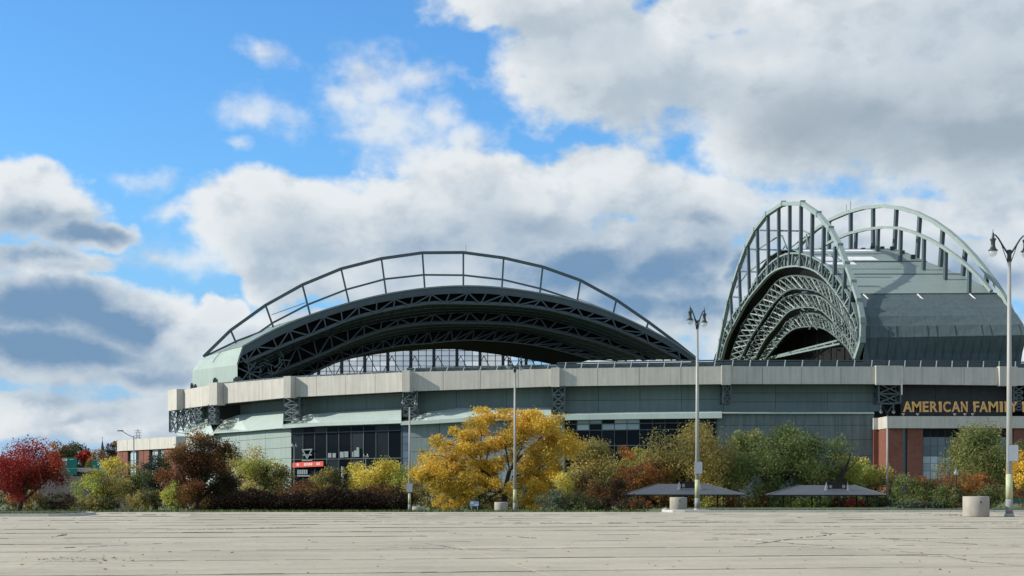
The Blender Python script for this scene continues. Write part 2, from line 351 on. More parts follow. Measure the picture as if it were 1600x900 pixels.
def resample(pts, n):
    """n points, equally spaced by arc length, along a Catmull-Rom curve through pts"""
    p = np.array(pts, float); q = np.vstack([2 * p[0] - p[1], p, 2 * p[-1] - p[-2]]); out = []
    for i in range(1, len(q) - 2):
        for t in np.linspace(0, 1, 12, endpoint=False):
            a, b, c, d = q[i - 1], q[i], q[i + 1], q[i + 2]
            out.append(0.5 * (2 * b + (c - a) * t + (2 * a - 5 * b + 4 * c - d) * t * t + (-a + 3 * b - 3 * c + d) * t ** 3))
    out.append(p[-1]); o = np.array(out); s = np.r_[0, np.cumsum(np.linalg.norm(np.diff(o, axis=0), axis=1))]
    u = np.linspace(0, s[-1], n); return [tuple(np.interp(u, s, o[:, k]) for k in range(o.shape[1]))[0:0] or tuple(float(np.interp(x, s, o[:, k])) for k in range(o.shape[1])) for x in u]
class Plane:
    """upright plane through plan point A along unit direction u; maps a photo direction onto it"""
    def __init__(s, A, B): s.A = Vector(A); s.u = (Vector(B) - s.A).normalized()
    def off(s, w):
        p = Vector((s.u.y, -s.u.x)); return Plane(s.A + p * w, s.A + p * w + s.u)
    def at(s, px, py):
        k = (px - 800) / F; t = (s.A.x - k * s.A.y) / (k * s.u.y - s.u.x); q = s.A + s.u * t
        return Vector((q.x, q.y, CH + (YH - py) / F * q.y))
    def pt(s, t, z): q = s.A + s.u * t; return Vector((q.x, q.y, z))

# ------------------------------------------------------------------ ground, lot, kerbs
def make_ground():
    ds = [-300, -60, 5, 40, 70, 86.9, 88, 95, 103, 112, 122, 135, 150, 170, 190, 215, 235, 300, 400, 700, 1200, 2500, 6000, 12000]
    xs_ = [-6000, -1500, -500, -250, -150, -100, -70, -50, -35, -20, -10, 0, 5, 8, 12, 20, 35, 50, 70, 100, 150, 250, 500, 1500, 6000]
    m = MB()
    for d in ds:
        for x in xs_: m.v.append((x, d, terrain(x, d) - 0.12 if d < 88 else terrain(x, d) - 0.02))
    n = len(xs_)
    for i in range(len(ds) - 1):
        for j in range(n - 1): m.f.append((i * n + j, i * n + j + 1, (i + 1) * n + j + 1, (i + 1) * n + j))
    tag(m.build('ground', 'grass'), kind='structure')
make_ground()
lot = MB(); lot.box(-90, 90, -20, 87.4, -0.115, -0.016); lot = lot.build('parking_lot', 'concrete_lot'); tag(lot, kind='structure')
ANG = math.radians(9.5); ca, sa = math.cos(ANG), math.sin(ANG)
SW, SD = 9.2, 4.65
sm = MB(); sm.box(-SW / 2 + 0.003, SW / 2 - 0.003, -SD / 2 + 0.02, SD / 2 - 0.02, -0.10, 0.0); proto = None
crack = MB()
def in_lot(x, y): return y < 85.6 and y > 2 and not (px_of(x, y) < 140 and y > 72) 
def px_of(x, y): return 800 + F * x / max(y, 1)
for j in range(0, 22):
    for i in range(-9, 10):
        u, v = i * SW + (4.6 if j % 2 else 0) * 0, 4.0 + j * SD
        x, y = u * ca - v * sa, u * sa + v * ca
        cs = [(x + (a * SW / 2) * ca - (b * SD / 2) * sa, y + (a * SW / 2) * sa + (b * SD / 2) * ca) for a in (-1, 1) for b in (-1, 1)]
        if max(c[1] for c in cs) > 87.2 or min(c[1] for c in cs) < 3: continue
        if abs(x) > 0.36 * y * 1.15 + 9: continue
        if min(px_of(*c) for c in cs) < 120 and max(c[1] for c in cs) > 72.5: continue
        if proto is None: proto = sm.build('concrete_slab', 'concrete_lot', lot); o = proto
        else: o = proto.copy(); COL.objects.link(o)
        o.location = (x, y, R.uniform(-0.003, 0.0)); o.rotation_euler = (R.uniform(-0.0035, 0.0035), R.uniform(-0.0004, 0.0004), ANG)
# crack filler, dirt and weeds standing in the joints and in wandering cracks
weeds = MB()
def tuft(m, x, y, L_, h, dx, dy):
    z = R.uniform(0.3, 1) * h; c = Vector((x, y, 0)); t = Vector((dx, dy, 0)).normalized() * L_ / 2; n = Vector((-t.y, t.x, 0)).normalized() * R.uniform(0.02, 0.05)
    a = [c - t - n, c + t - n, c + t + n, c - t + n]; k = R.uniform(0.5, 0.9)
    b = [c - t * k + Vector((0, 0, z)) - n * .3, c + t * k + Vector((0, 0, z)) - n * .3, c + t * k + Vector((0, 0, z * .9)) + n * .3, c - t * k + Vector((0, 0, z * .8)) + n * .3]
    m.hexa([(p.x, p.y, -0.015) for p in a], b)
for j in range(0, 18):
    v = 4.0 + (j + 0.5) * SD; u = -60.0; on = 0.5
    while u < 60:
        L_ = R.uniform(0.3, 2.2)
        w_ = 0.5 + 0.5 * math.sin(u * 0.35 + j * 2.1) * math.cos(u * 0.11 + j)
        if R.random() < 0.50 + 0.45 * w_ or (j in (3, 5, 6, 9) and R.random() < .93):
            x, y = u * ca - v * sa, u * sa + v * ca
            if 14 < y < 84 and abs(px_of(x, y) - 800) < 1000 and not (px_of(x, y) < 140 and y > 72):
                y += R.gauss(0, 0.015); hh = (0.005 + y * 0.00021) * R.uniform(.5, 1.2)
                if R.random() < 0.06: hh *= 2.2; L_ = R.uniform(.1, .4)
                tuft(weeds, x, y, L_ * 1.05, hh, ca, sa)
        u += L_
def wander(x, y, ang, n, step=0.35, hh=0.018, gap=0.2):
    for _ in range(n):
        ang += R.gauss(0, 0.08); nx, ny = x + math.cos(ang) * step, y + math.sin(ang) * step
        if R.random() > gap: tuft(weeds, (x + nx) / 2, (y + ny) / 2, step * 1.1, hh * R.uniform(.5, 1.4), nx - x, ny - y)
        x, y = nx, ny
def gp(px, py): d = F * CH / (py - YH); return X(px, d), d
for (px, py, a, n, h) in [(1235, 828, -1.35, 40, .028), (1330, 838, -1.3, 34, .024), (1105, 840, -1.2, 26, .02), (1250, 855, -.9, 30, .022), (1400, 868, -.5, 26, .02),
                          (95, 834, -1.0, 10, .03), (650, 848, -1.2, 14, .022), (700, 833, -1.1, 16, .026), (180, 812, -1.0, 9, .035), (605, 855, -.7, 12, .018), (80, 857, .9, 12, .02),
                          (260, 828, .5, 18, .02), (520, 815, -.4, 30, .03), (900, 818, .3, 30, .03), (1200, 822, -.3, 40, .022), (1000, 828, -1.0, 20, .025), (1430, 815, -.8, 20, .03), (760, 812, -.9, 14, .03)]:
    x, y = gp(px, py); wander(x, y, a, n, hh=h * 0.8)
weeds.build('joint_weeds', 'joint', lot, kind='stuff')
# dry leaves and debris
dl = MB(); leafc = []
for k in range(520):
    if k < 200: px, py = R.gauss(1500, 30), 804 + abs(R.gauss(0, 1.5))
    elif k < 260: px, py = R.gauss(120, 40), 875 + R.gauss(0, 2)
    else: px, py = R.uniform(0, 1600), 802 + 96 * R.random() ** 2
    x, y = gp(px, max(py, 801.5)); a = R.uniform(0, 6.28); s_ = R.uniform(.025, .06); z = 0.006
    p = [Vector((x + math.cos(a + q) * s_ * (1, .55)[i % 2], y + math.sin(a + q) * s_ * (1, .55)[i % 2], z + R.uniform(0, .03))) for i, q in enumerate((0, 1.57, 3.14, 4.71))]
    dl.poly(p)
mat('dry_leaf', (0.22, 0.12, 0.04), 0.8, var=0.4, scale=0.5)
tag(dl.build('fallen_leaves', 'dry_leaf'), 'dry brown leaves scattered over the pale concrete lot', 'fallen leaves', kind='stuff')

def island(name, outline, h=0.13, label=None, grass_z=0.0):
    """kerbed island: outline is a list of plan points; kerb stones along it, grass within"""
    root = MB(); z = [terrain(*p) for p in outline]
    n = len(root.v)
    for (x, y) in outline: root.v.append((x, y, terrain(x, y) + h - 0.03))
    root.f.append(tuple(range(len(outline)))); return root
def kerb_run(parent, pts, w=0.18, h=0.13, wide=None):
    for a, b in zip(pts[:-1], pts[1:]):
        a_, b_ = Vector((*a, 0)), Vector((*b, 0)); t = (b_ - a_); L_ = t.length; t.normalize(); k = max(1, int(L_ / 2.6)); n = Vector((-t.y, t.x, 0))
        for i in range(k):
            p, q = a_ + t * (L_ * i / k + .01), a_ + t * (L_ * (i + 1) / k - .01); m = MB()
            m.hexa([p + Vector((0, 0, -.15)), q + Vector((0, 0, -.15)), q + n * w + Vector((0, 0, -.15)), p + n * w + Vector((0, 0, -.15))],
                   [p + n * .02 + Vector((0, 0, h)), q + n * .02 + Vector((0, 0, h)), q + n * w + Vector((0, 0, h)), p + n * w + Vector((0, 0, h))])
            m.build('kerb_stone', 'concrete_kerb', parent)
# right-hand verge: kerb from the nose at px 1036 to beyond the frame
g = MB(); yk = 86.2; x0 = X(1038, yk)
pts = [(x0 + 1.0, yk + 9), (x0 + .15, yk + 3), (x0 + .1, yk + 1.0), (x0 + .55, yk + .25), (x0 + 1.3, yk), (62, yk)]
for p in [(q[0] + (.1 if q[1] > yk else 0), q[1] + .12) for q in pts] + [(62, yk + 14), (x0 + 2, yk + 14)]: g.v.append((p[0], p[1], 0.105 if p[1] < yk + 6 else terrain(*p) - .03))
g.f.append(tuple(range(len(g.v)))); verge = g.build('verge', 'grass'); tag(verge, kind='structure'); kerb_run(verge, pts)
pv = MB(); pv.hexa([(x0 + .45, yk + .5, .09), (x0 + 2.9, yk + .3, .09), (x0 + 2.9, yk + 1.9, .09), (x0 + .4, yk + 3.2, .06)], [(x0 + .45, yk + .5, .118), (x0 + 2.9, yk + .3, .118), (x0 + 2.9, yk + 1.9, .118), (x0 + .4, yk + 3.2, .113)])
pv.build('concrete_apron', 'concrete_kerb', verge)
# left-hand island
g = MB(); xr = X(122, 75)
pts = [(-60, 74.0), (xr - 1.2, 74.0), (xr - .3, 74.5), (xr, 75.6), (xr - .2, 79), (xr - 1.5, 81.5), (-60, 82)]
for p in pts: g.v.append((p[0], p[1] + (.1 if p[1] < 75 else -.05), .105))
g.f.append(tuple(range(len(g.v)))); isl = g.build('island', 'grass'); tag(isl, kind='structure'); kerb_run(isl, pts)
# grass blades on verge, island and the front of the far lawn
bl = MB(); gcol = []
def blade(x, y, z, h):
    a = R.uniform(0, 3.14); w = h * .22; dx, dy = math.cos(a) * w, math.sin(a) * w; lx, ly = R.gauss(0, h * .3), R.gauss(0, h * .3)
    n = len(bl.v); bl.v += [(x - dx, y - dy, z - .01), (x + dx, y + dy, z - .01), (x + lx, y + ly, z + h)]; bl.f.append((n, n + 1, n + 2))
for _ in range(15000):
    y = yk + .2 + 3.5 * R.random() ** 1.6; x = R.uniform(x0 + 3.0, 40); blade(x, y, .1, R.uniform(.04, .12))
for _ in range(5000):
    y = R.uniform(74.2, 81.5); x = R.uniform(-34, xr - .4); blade(x, y, .1, R.uniform(.03, .09))
for _ in range(12000):
    d = R.uniform(88, 120); x = X(R.uniform(-20, 1010), d); blade(x, d, terrain(x, d) - .02, R.uniform(.05, .22))
tag(bl.build('grass_blades', 'grass'), 'short green grass along the verges and lawn edges', 'grass', kind='stuff')

# ------------------------------------------------------------------ stadium bowl
RING = [(265, 510, 641.5), (335, 470, 632), (450, 442, 621), (635, 420, 611.5), (870, 408, 603.5), (1130, 400, 600), (1375, 401, 600), (1572, 404, 602), (1790, 413, 604)]
ZP = 36.0
stad = empty('stadium', (40, 410, terrain(40, 410)), 'large teal clad stadium with a pale concrete parapet and glass walls behind autumn trees', 'stadium')
def lerp(a, b, t): return a + (b - a) * t
def ringpt(px, off=0.0):
    for a, b in zip(RING[:-1], RING[1:]):
        if px <= b[0] or b is RING[-1]: break
    pa, pb = Vector((X(a[0], a[1]), a[1])), Vector((X(b[0], b[1]), b[1])); n = Plane(pa, pb).u; n = Vector((-n.y, n.x)) * off; q = Plane(pa + n, pb + n).at(px, YH); return (q.x, q.y)
def zrow(px, py, off=0.0): q = ringpt(px, off); return Z(py, q[1])
for i, (a, b) in enumerate(zip(RING[:-1], RING[1:])):
    pa, pb = Vector((X(a[0], a[1]), a[1])), Vector((X(b[0], b[1]), b[1])); za, zb = Z(a[2], a[1]), Z(b[2], b[1]); L_ = (pb - pa).length
    k = max(2, round(L_ / 12.0))
    for j in range(k):
        p, q = pa.lerp(pb, j / k), pa.lerp(pb, (j + 1) / k); t = (q - p).normalized() * 0.05
        m = MB(); m.slab(p + t, q - t, lerp(za, zb, j / k), ZP, lerp(za, zb, (j + 1) / k), ZP, 1.2); m.build('parapet_panel', 'precast', stad)
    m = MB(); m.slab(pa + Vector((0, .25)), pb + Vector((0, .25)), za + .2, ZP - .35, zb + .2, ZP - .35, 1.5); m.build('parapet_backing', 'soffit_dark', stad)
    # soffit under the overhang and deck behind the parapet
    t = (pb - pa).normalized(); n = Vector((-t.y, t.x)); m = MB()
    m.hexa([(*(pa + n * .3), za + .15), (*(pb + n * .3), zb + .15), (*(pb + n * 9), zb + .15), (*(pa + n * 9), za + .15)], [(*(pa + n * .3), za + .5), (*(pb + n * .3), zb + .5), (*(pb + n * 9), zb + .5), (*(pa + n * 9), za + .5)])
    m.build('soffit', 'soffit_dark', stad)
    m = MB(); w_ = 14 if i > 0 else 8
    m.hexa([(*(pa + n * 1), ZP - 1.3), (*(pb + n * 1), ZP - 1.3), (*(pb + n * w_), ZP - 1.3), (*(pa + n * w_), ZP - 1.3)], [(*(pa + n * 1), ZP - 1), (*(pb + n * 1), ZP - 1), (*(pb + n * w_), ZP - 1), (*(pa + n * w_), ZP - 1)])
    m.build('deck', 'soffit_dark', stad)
PIL = [(262, 276, 2.6, 641.5), (326, 339, 2.6, 632.5), (443, 454, 2.8, 621), (628, 640, 2.6, 611.5), (861, 874, 1.0, 603.7), (1128, 1142, .6, 600.3), (1369, 1411, .6, 600.3), (1562, 1590, .8, 602)]
for (xa, xb, pr, yb) in PIL:
    a, b = ringpt(xa, -pr), ringpt(xb, -pr); zb = Z(yb, a[1]) - .15; m = MB(); m.slab(a, b, zb, ZP + .25, zb, ZP + .25, pr + .9); m.build('pilaster', 'precast', stad)
# gutter, catwalk rail and posts on top of the parapet
for a, b in zip(RING[1:-1], RING[2:]):
    m = MB(); off = 2.2
    pa, pb = ringpt(a[0] + .5, off), ringpt(b[0] - .5, off); h = 1.9 if a[0] > 800 else (1.3 if a[0] > 600 else .5)
    m.bar((*pa, ZP + h * .96), (*pb, ZP + h), .35); m.bar((*pa, ZP + h * .5), (*pb, ZP + h * .5), .22)
    if a[0] > 600: m.slab(pa, pb, ZP - .9, ZP + h * .8, ZP - .9, ZP + h * .8, .15)
    m.build('catwalk_rail', 'steel_teal', stad)
    k = max(3, round((Vector(pb) - Vector(pa)).length / 4.9))
    for j in range(k):
        p = Vector(pa).lerp(Vector(pb), (j + .5) / k); m = MB(); m.bar((p.x - .25, p.y - 1.4, ZP - .2), (p.x + .25, p.y - .4, ZP + h), .28); m.build('rail_post', 'steel_pale', stad)
# clutter behind the parapet left of the roof
for (px, py, w_, h) in [(299.5, 600, 1.0, 2.2), (305, 603, .9, 1.6), (336, 596, 1.5, 2.2), (372, 590, 3.2, 1.8), (1460, 572, 3, 1.0), (1396, 572, 8, 1.5), (1386, 573, 2, 1.8)]:
    q = ringpt(px, 3.5 if px < 800 else 5); m = MB(); m.box(q[0] - w_ / 2, q[0] + w_ / 2, q[1], q[1] + 1.2, ZP - 1, ZP + h); m.box(q[0] - w_ / 3, q[0] + w_ / 5, q[1] + .2, q[1] + 1, ZP + h, ZP + h + .5); m.build('roof_equipment', 'steel_teal', stad)

def walls(px0, px1, rows, off, cols, material, thick=.5, gap=.05, name='cladding_panel'):
    """rows: list of (y at px0, y at px1) from top to bottom; panels between them, split in cols"""
    for c in range(cols):
        xa, xb = lerp(px0, px1, c / cols), lerp(px0, px1, (c + 1) / cols); a, b = ringpt(xa, off), ringpt(xb, off)
        A, B = Vector(a), Vector(b); t = (B - A).normalized() * gap
        for r0, r1 in zip(rows[:-1], rows[1:]):
            f0, f1 = c / cols, (c + 1) / cols
            zt = (Z(lerp(r0[0], r0[1], f0), a[1]) - gap, Z(lerp(r0[0], r0[1], f1), b[1]) - gap); zb = (Z(lerp(r1[0], r1[1], f0), a[1]) + gap, Z(lerp(r1[0], r1[1], f1), b[1]) + gap)
            m = MB(); m.slab(A + t, B - t, zb[0], zt[0], zb[1], zt[1], thick); m.build(name, material, stad)
    a, b = Vector(ringpt(px0, off + .2)), Vector(ringpt(px1, off + .2)); m = MB()
    m.slab(a, b, Z(rows[-1][0], a.y), Z(rows[0][0], a.y) - .1, Z(rows[-1][1], b.y), Z(rows[0][1], b.y) - .1, thick + .2); m.build('wall_backing', 'soffit_dark', stad)
# solid core behind the facade
for xa, xb in [(307, 335)] + [(a[0], b[0]) for a, b in zip(RING[1:-1], RING[2:])]:
    a, b = ringpt(xa + .01, 9.5), ringpt(xb - .01, 9.5); m = MB(); m.slab(a, b, -4, ZP - 1.35, -4, ZP - 1.35, 1.5); m.build('core_wall', 'soffit_dark', stad)
# recessed upper wall under the overhang
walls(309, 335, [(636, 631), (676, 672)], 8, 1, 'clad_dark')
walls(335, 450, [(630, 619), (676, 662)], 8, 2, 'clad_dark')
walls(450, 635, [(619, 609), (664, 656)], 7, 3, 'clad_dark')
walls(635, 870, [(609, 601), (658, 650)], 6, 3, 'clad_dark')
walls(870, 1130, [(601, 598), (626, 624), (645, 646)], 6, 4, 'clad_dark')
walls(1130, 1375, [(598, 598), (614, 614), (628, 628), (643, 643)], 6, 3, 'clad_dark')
walls(1407, 1572, [(600, 601), (650, 650)], 5, 3, 'steel_dark', name='sign_wall')
walls(1600, 1790, [(600, 601), (650, 650)], 5, 3, 'steel_dark', name='sign_wall')
# sloped skirt roofs
def skirt(tops, bots, offt, offb, fas=0.0, material='clad_light'):
    n = len(tops); m = MB(); T = []; B = []; C = []
    for (tx, ty), (bx, by) in zip(tops, bots):
        a, b = ringpt(tx, offt), ringpt(bx, offb); T.append(Vector((*a, Z(ty, a[1])))); B.append(Vector((*b, Z(by, b[1]))))
    m.ribbon(T, B)
    E = [p - Vector((0, 0, fas)) for p in B]; G = [p + Vector((0, 9, -fas)) for p in B]
    m.ribbon(B, E); m.ribbon(E, G); return m.build('skirt_roof', material, stad)
skirt([(275, 674), (306, 656.5), (325, 652)], [(277, 676.5), (306, 681), (334, 677)], 7, -1, .6)
skirt([(322, 666), (372, 648.5), (443, 642)], [(331, 676), (385, 672.5), (442, 667.5)], 7, -1.2, .3)
skirt([(443, 661), (484, 646.6), (627, 638)], [(441, 664.5), (500, 660.5), (627, 656)], 6, -2, 1.0)
skirt([(630, 656.5), (668, 643.5), (719, 637.5), (861, 636.5)], [(626, 658.5), (668, 656.5), (735, 652.5), (861, 648)], 6, -2, 1.1)
skirt([(862, 648), (895, 645), (985, 643.5), (1128, 642)], [(860, 649.5), (895, 648), (985, 646.5), (1128, 645)], 6, -2, 1.5)
skirt([(1128, 643), (1366, 643)], [(1128, 644.8), (1366, 644.8)], 6, -.6, .3)
# lower walls
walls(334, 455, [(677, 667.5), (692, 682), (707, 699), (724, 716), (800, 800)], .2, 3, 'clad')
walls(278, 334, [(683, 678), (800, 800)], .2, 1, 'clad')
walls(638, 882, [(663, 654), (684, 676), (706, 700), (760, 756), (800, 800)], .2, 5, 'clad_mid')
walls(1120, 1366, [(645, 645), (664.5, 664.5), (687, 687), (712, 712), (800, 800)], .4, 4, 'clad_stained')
walls(627, 638, [(661, 660), (672, 671), (683, 682), (694, 693), (705, 704), (716, 715), (727, 726), (738, 737), (800, 800)], 0.5, 1, 'blue_tile', name='blue_wall_panel')
# bracket trusses under the pilasters
def bracket(px0, px1, yt, yb0, yb1, off, n=3, thick=.42, deep=5):
    m = MB(); a, b = ringpt(px0, -off), ringpt(px1, -off)
    for q in ((a, yb0), (b, yb1)):
        for dd in (0, deep):
            m.bar((q[0][0], q[0][1] + dd, Z(yt, q[0][1])), (q[0][0], q[0][1] + dd, Z(q[1], q[0][1])), thick, thick)
    za, zb = Z(yt, a[1]), Z(max(yb0, yb1), a[1])
    for k in range(n):
        z0, z1 = lerp(za, zb, k / n), lerp(za, zb, (k + 1) / n)
        for dd in (0, deep):
            A, B = (a[0], a[1] + dd), (b[0], b[1] + dd)
            m.bar((*A, z0), (*B, z1), thick * .7); m.bar((*B, z0), (*A, z1), thick * .7); m.bar((*A, z1), (*B, z1), thick * .7)
        for q in (a, b):
            m.bar((q[0], q[1], z0), (q[0], q[1] + deep, z1), thick * .7); m.bar((q[0], q[1] + deep, z0), (q[0], q[1], z1), thick * .7)
    return m.build('bracket_truss', 'steel_teal', stad)
bracket(326, 338, 632, 662, 660, 0)
bracket(444, 468, 621, 657, 650, 0)
bracket(630, 652, 611, 650, 645, 0)
bracket(863, 882, 603, 645, 642, 0)
bracket(1130, 1142, 600, 630, 630, -1, 2)
bracket(1373, 1407, 600, 630, 630, -1, 2)
bracket(1584, 1600, 604, 640, 640, -1, 4, .4)
bracket(1600, 1616, 604, 640, 640, -1, 4, .4)
m = MB(); q = ringpt(1409, -.8); m.bar((*q, Z(598, q[1])), (*q, Z(617, q[1])), .35); m.build('downpipe', 'precast', stad)
# open lattice at the far left end
for k, (x0_, x1_, yb) in enumerate([(265.5, 277.5, 675), (277.5, 287, 672), (287, 298, 668), (298, 307, 662), (307, 316, 656)]):
    m = MB(); a, b = ringpt(x0_, 0), ringpt(x1_, 0); zt, zb = Z(640 - k * .8, a[1]), Z(yb, a[1])
    for dd in (0,):
        A, B = (a[0], a[1] + dd), (b[0] + (2 if dd else 0), b[1] + dd)
        m.bar((a[0] + 3, a[1] + 9, zt), (a[0] + 3, a[1] + 9, zb), .4); m.bar((*A, zt), (*A, zb), .62); m.bar((*A, zt), (*B, (zt + zb) / 2), .4); m.bar((*B, zt), (*A, (zt + zb) / 2), .4)
        m.bar((*A, (zt + zb) / 2), (*B, (zt + zb) / 2), .34); m.bar((*A, (zt + zb) / 2), (*B, zb), .36); m.bar((*B, (zt + zb) / 2), (*A, zb), .36); m.bar((*A, zb), (*B, zb), .36)
    m.bar((a[0], a[1], zt), (a[0], a[1] + 9, zb), .34); m.bar((a[0], a[1], zb), (a[0], a[1] + 9, zt), .34)
    m.build('lattice_bay', 'steel_teal', stad)

# glass curtain walls
def curtain(px0, px1, ytop, ybot, off, cols, rowf, material, heavy=(), name='glass_wall', pick=None, mw=.16):
    a, b = Vector(ringpt(px0, off)), Vector(ringpt(px1, off)); t = (b - a).normalized(); n = Vector((-t.y, t.x))
    zt = (Z(ytop[0], a.y), Z(ytop[1], b.y)); zb = Z(ybot, a.y)
    fr = MB(); fr.slab(a, b, zt[0] - .3, zt[0] + .3, zt[1] - .3, zt[1] + .3, .4); 
    fo = fr.build(name, 'mullion', stad); fr = MB(); fr.slab(a, b, zb, zb + .3, zb, zb + .3, .4); fr.build('sill', 'mullion', fo)
    for c in range(cols + 1):
        f = c / cols; p = a.lerp(b, f); w_ = mw * (1.6 if c in heavy else 1); q = p + t * w_
        m = MB(); m.slab(p - t * w_ / 2, q - t * w_ / 2, zb, lerp(zt[0], zt[1], f) + .05, zb, lerp(zt[0], zt[1], f) + .05, .35); m.build('mullion', 'mullion', fo)
    for r in range(1, len(rowf) - 1):
        za, zb_ = lerp(zt[0], zb, rowf[r]), lerp(zt[1], zb, rowf[r]); m = MB(); m.slab(a - n * .06, b - n * .06, za - .12, za + .12, zb_ - .12, zb_ + .12, .3); m.build('transom', 'mullion', fo)
    for c in range(cols):
        f0, f1 = c / cols, (c + 1) / cols; p, q = a.lerp(b, f0) + n * .2, a.lerp(b, f1) + n * .2
        for r in range(len(rowf) - 1):
            m = MB(); tilt = R.uniform(-.01, .01); p2, q2 = p + n * tilt, q - n * tilt
            m.slab(p2 + t * .02, q2 - t * .02, lerp(lerp(zt[0], zt[1], f0), zb, rowf[r + 1]), lerp(lerp(zt[0], zt[1], f0), zb, rowf[r]), lerp(lerp(zt[0], zt[1], f1), zb, rowf[r + 1]), lerp(lerp(zt[0], zt[1], f1), zb, rowf[r]), .05)
            m.build('pane', pick(c, r) if pick else material, fo)
    return fo
glass_mat('glass_reflect', (0.025, 0.034, 0.04), 0.1, 0.12)
gw = curtain(455, 627, (667.5, 662), 765, .3, 9, [0, .10, .52, 1], 'glass_dark', heavy=(3, 6), pick=lambda c, r: 'glass_reflect' if (c * 5 + r * 3) % 7 in (0, 3) or (r == 0 and c > 6) else 'glass_dark')  # scattered and top right panes paler: reflections put into the glass colour
curtain(882, 1119, (653.5, 650), 750, .4, 12, [0, .10, .2, .45, 1], 'glass_dark', pick=lambda c, r: 'glass_pale' if (r < 2 and c in (1, 2, 3, 4, 5)) and (c + r) % 4 != 3 else 'glass_dark')  # pale upper panes: sky reflection put into the glass colour
# things shown behind / on the dark glass
def onwall(px, py, off): q = ringpt(px, off); return Vector((q[0], q[1], Z(py, q[1])))
m = MB()
for (a, b) in [((473, 703), (480, 716)), ((487, 703), (480, 716)), ((472, 703), (488, 702)), ((473, 711), (487, 710.6)), ((472, 719.6), (488, 719)), ((480, 716), (480, 719))]: m.bar(onwall(*a, -.12), onwall(*b, -.12), .2, .35 if a[1] != 716 else .5)
m.build('escalator_frame', 'display', stad)
for (px, w_, y0_, y1_) in [(515, 5, 708, 715), (522, 5, 708, 715), (534, 6, 706, 715), (541, 6, 705.5, 714.5), (551, 2, 706, 714), (557, 8, 704, 714), (559, 4, 699, 704)]:
    m = MB(); a, b = onwall(px - w_ / 2, y0_, -.1), onwall(px + w_ / 2, y0_, -.1); m.slab((a.x, a.y), (b.x, b.y), Z(y1_, a.y), a.z, Z(y1_, a.y), a.z, .25); m.build('display_panel', 'display', stad)
m = MB()
for k in range(5):
    a, b = onwall(464.5 + k * 3.3, 734, -.1), onwall(467 + k * 3.3, 734, -.1); m.slab((a.x, a.y), (b.x, b.y), Z(741, a.y), a.z, Z(741, a.y), a.z, .2)
a, b = onwall(464, 742.5, -.1), onwall(484, 742.5, -.1); m.slab((a.x, a.y), (b.x, b.y), Z(744.5, a.y), a.z, Z(744.5, a.y), a.z, .2)
m.build('display_panel', 'display', stad)
ban = empty('banner', onwall(480, 725, -.6), 'red banner with faint white lettering hung low on the left glass wall', 'banner')
m = MB(); a, b = ringpt(457, -.6), ringpt(505, -.6); m.slab(a, b, Z(730.5, a[1]), Z(723, a[1]), Z(728.6, b[1]), Z(720.7, b[1]), .12); bc = m.build('cloth', 'banner_red', ban)
mat('banner_print', (0.85, 0.55, 0.48), 0.6)
m = MB()
for (xa, xb, yy) in [(463.5, 467, 726), (475, 478, 725.6), (478.6, 481, 725.4), (481.7, 485, 725.2), (485.6, 488, 725.1), (494.5, 497, 724.8), (497.5, 500, 724.5)]:
    a, b = ringpt(xa, -.64), ringpt(xb, -.64); m.slab(a, b, Z(yy + 2.2, a[1]), Z(yy - 2.0, a[1]), Z(yy + 2.2, b[1]), Z(yy - 2.0, b[1]), .03)
m.build('print', 'banner_print', ban)

# entrance block of brick
ent = empty('entrance_building', (120, 395, terrain(120, 395)), 'red brick entrance block with pale concrete cap below the gold letters', 'building')
de = 391.0
def eb(px0, px1, y0_, y1_, d0, d1, name, material, parent=ent):
    m = MB(); m.box(X(px0, d0), X(px1, d0), d0, d1, Z(y1_, d0), Z(y0_, d0)); return m.build(name, material, parent)
eb(1386, 1900, 650.3, 669, de - .8, 412, 'cap', 'precast'); eb(1386, 1411, 669, 810, de, 411, 'brick_wall', 'brick')
eb(1411, 1418, 669, 810, de + 1.2, de + 2, 'window', 'glass_blue'); eb(1418, 1442, 669, 810, de, de + 3, 'brick_pier', 'brick')
eb(1365, 1374, 653, 671, 399.6, 410, 'cap', 'precast'); eb(1365, 1374, 671, 810, 399.9, 410, 'brick_wall', 'brick')
for (xa, xb) in [(1442, 1500), (1526, 1584)]:
    w_ = eb(xa, xb, 669, 810, de + 1.5, de + 2, 'window', 'mullion'); cols = 5
    for c in range(cols):
        for (ya, yb_, mm) in [(669, 683, 'glass_dark'), (683, 697, 'glass_blue'), (697, 713, 'glass_blue'), (713, 724, 'glass_pale'), (724, 736, 'glass_pale'), (736, 748, 'glass_pale'), (748, 800, 'glass_blue')]:
            p0, p1 = lerp(xa, xb, c / cols) + .4, lerp(xa, xb, (c + 1) / cols) - .4; eb(p0, p1, ya + .3, yb_ - .3, de + 1.4, de + 1.6, 'pane', mm, w_)
eb(1500, 1526, 669, 810, de, de + 3, 'brick_pier', 'brick'); eb(1584, 1900, 669, 810, de, de + 3, 'brick_wall', 'brick')
for px in (1411.5, 1434, 1492, 1520, 1508):
    m = MB(); x, y = X(px, de + 2), de + 2; m.bar((x, y, Z(651, y)), (x, y, Z(647, y)), .12); m.box(x - .3, x + .3, y - .3, y + .3, Z(647.5, y), Z(646, y)); m.build('floodlight', 'pole_grey', ent)
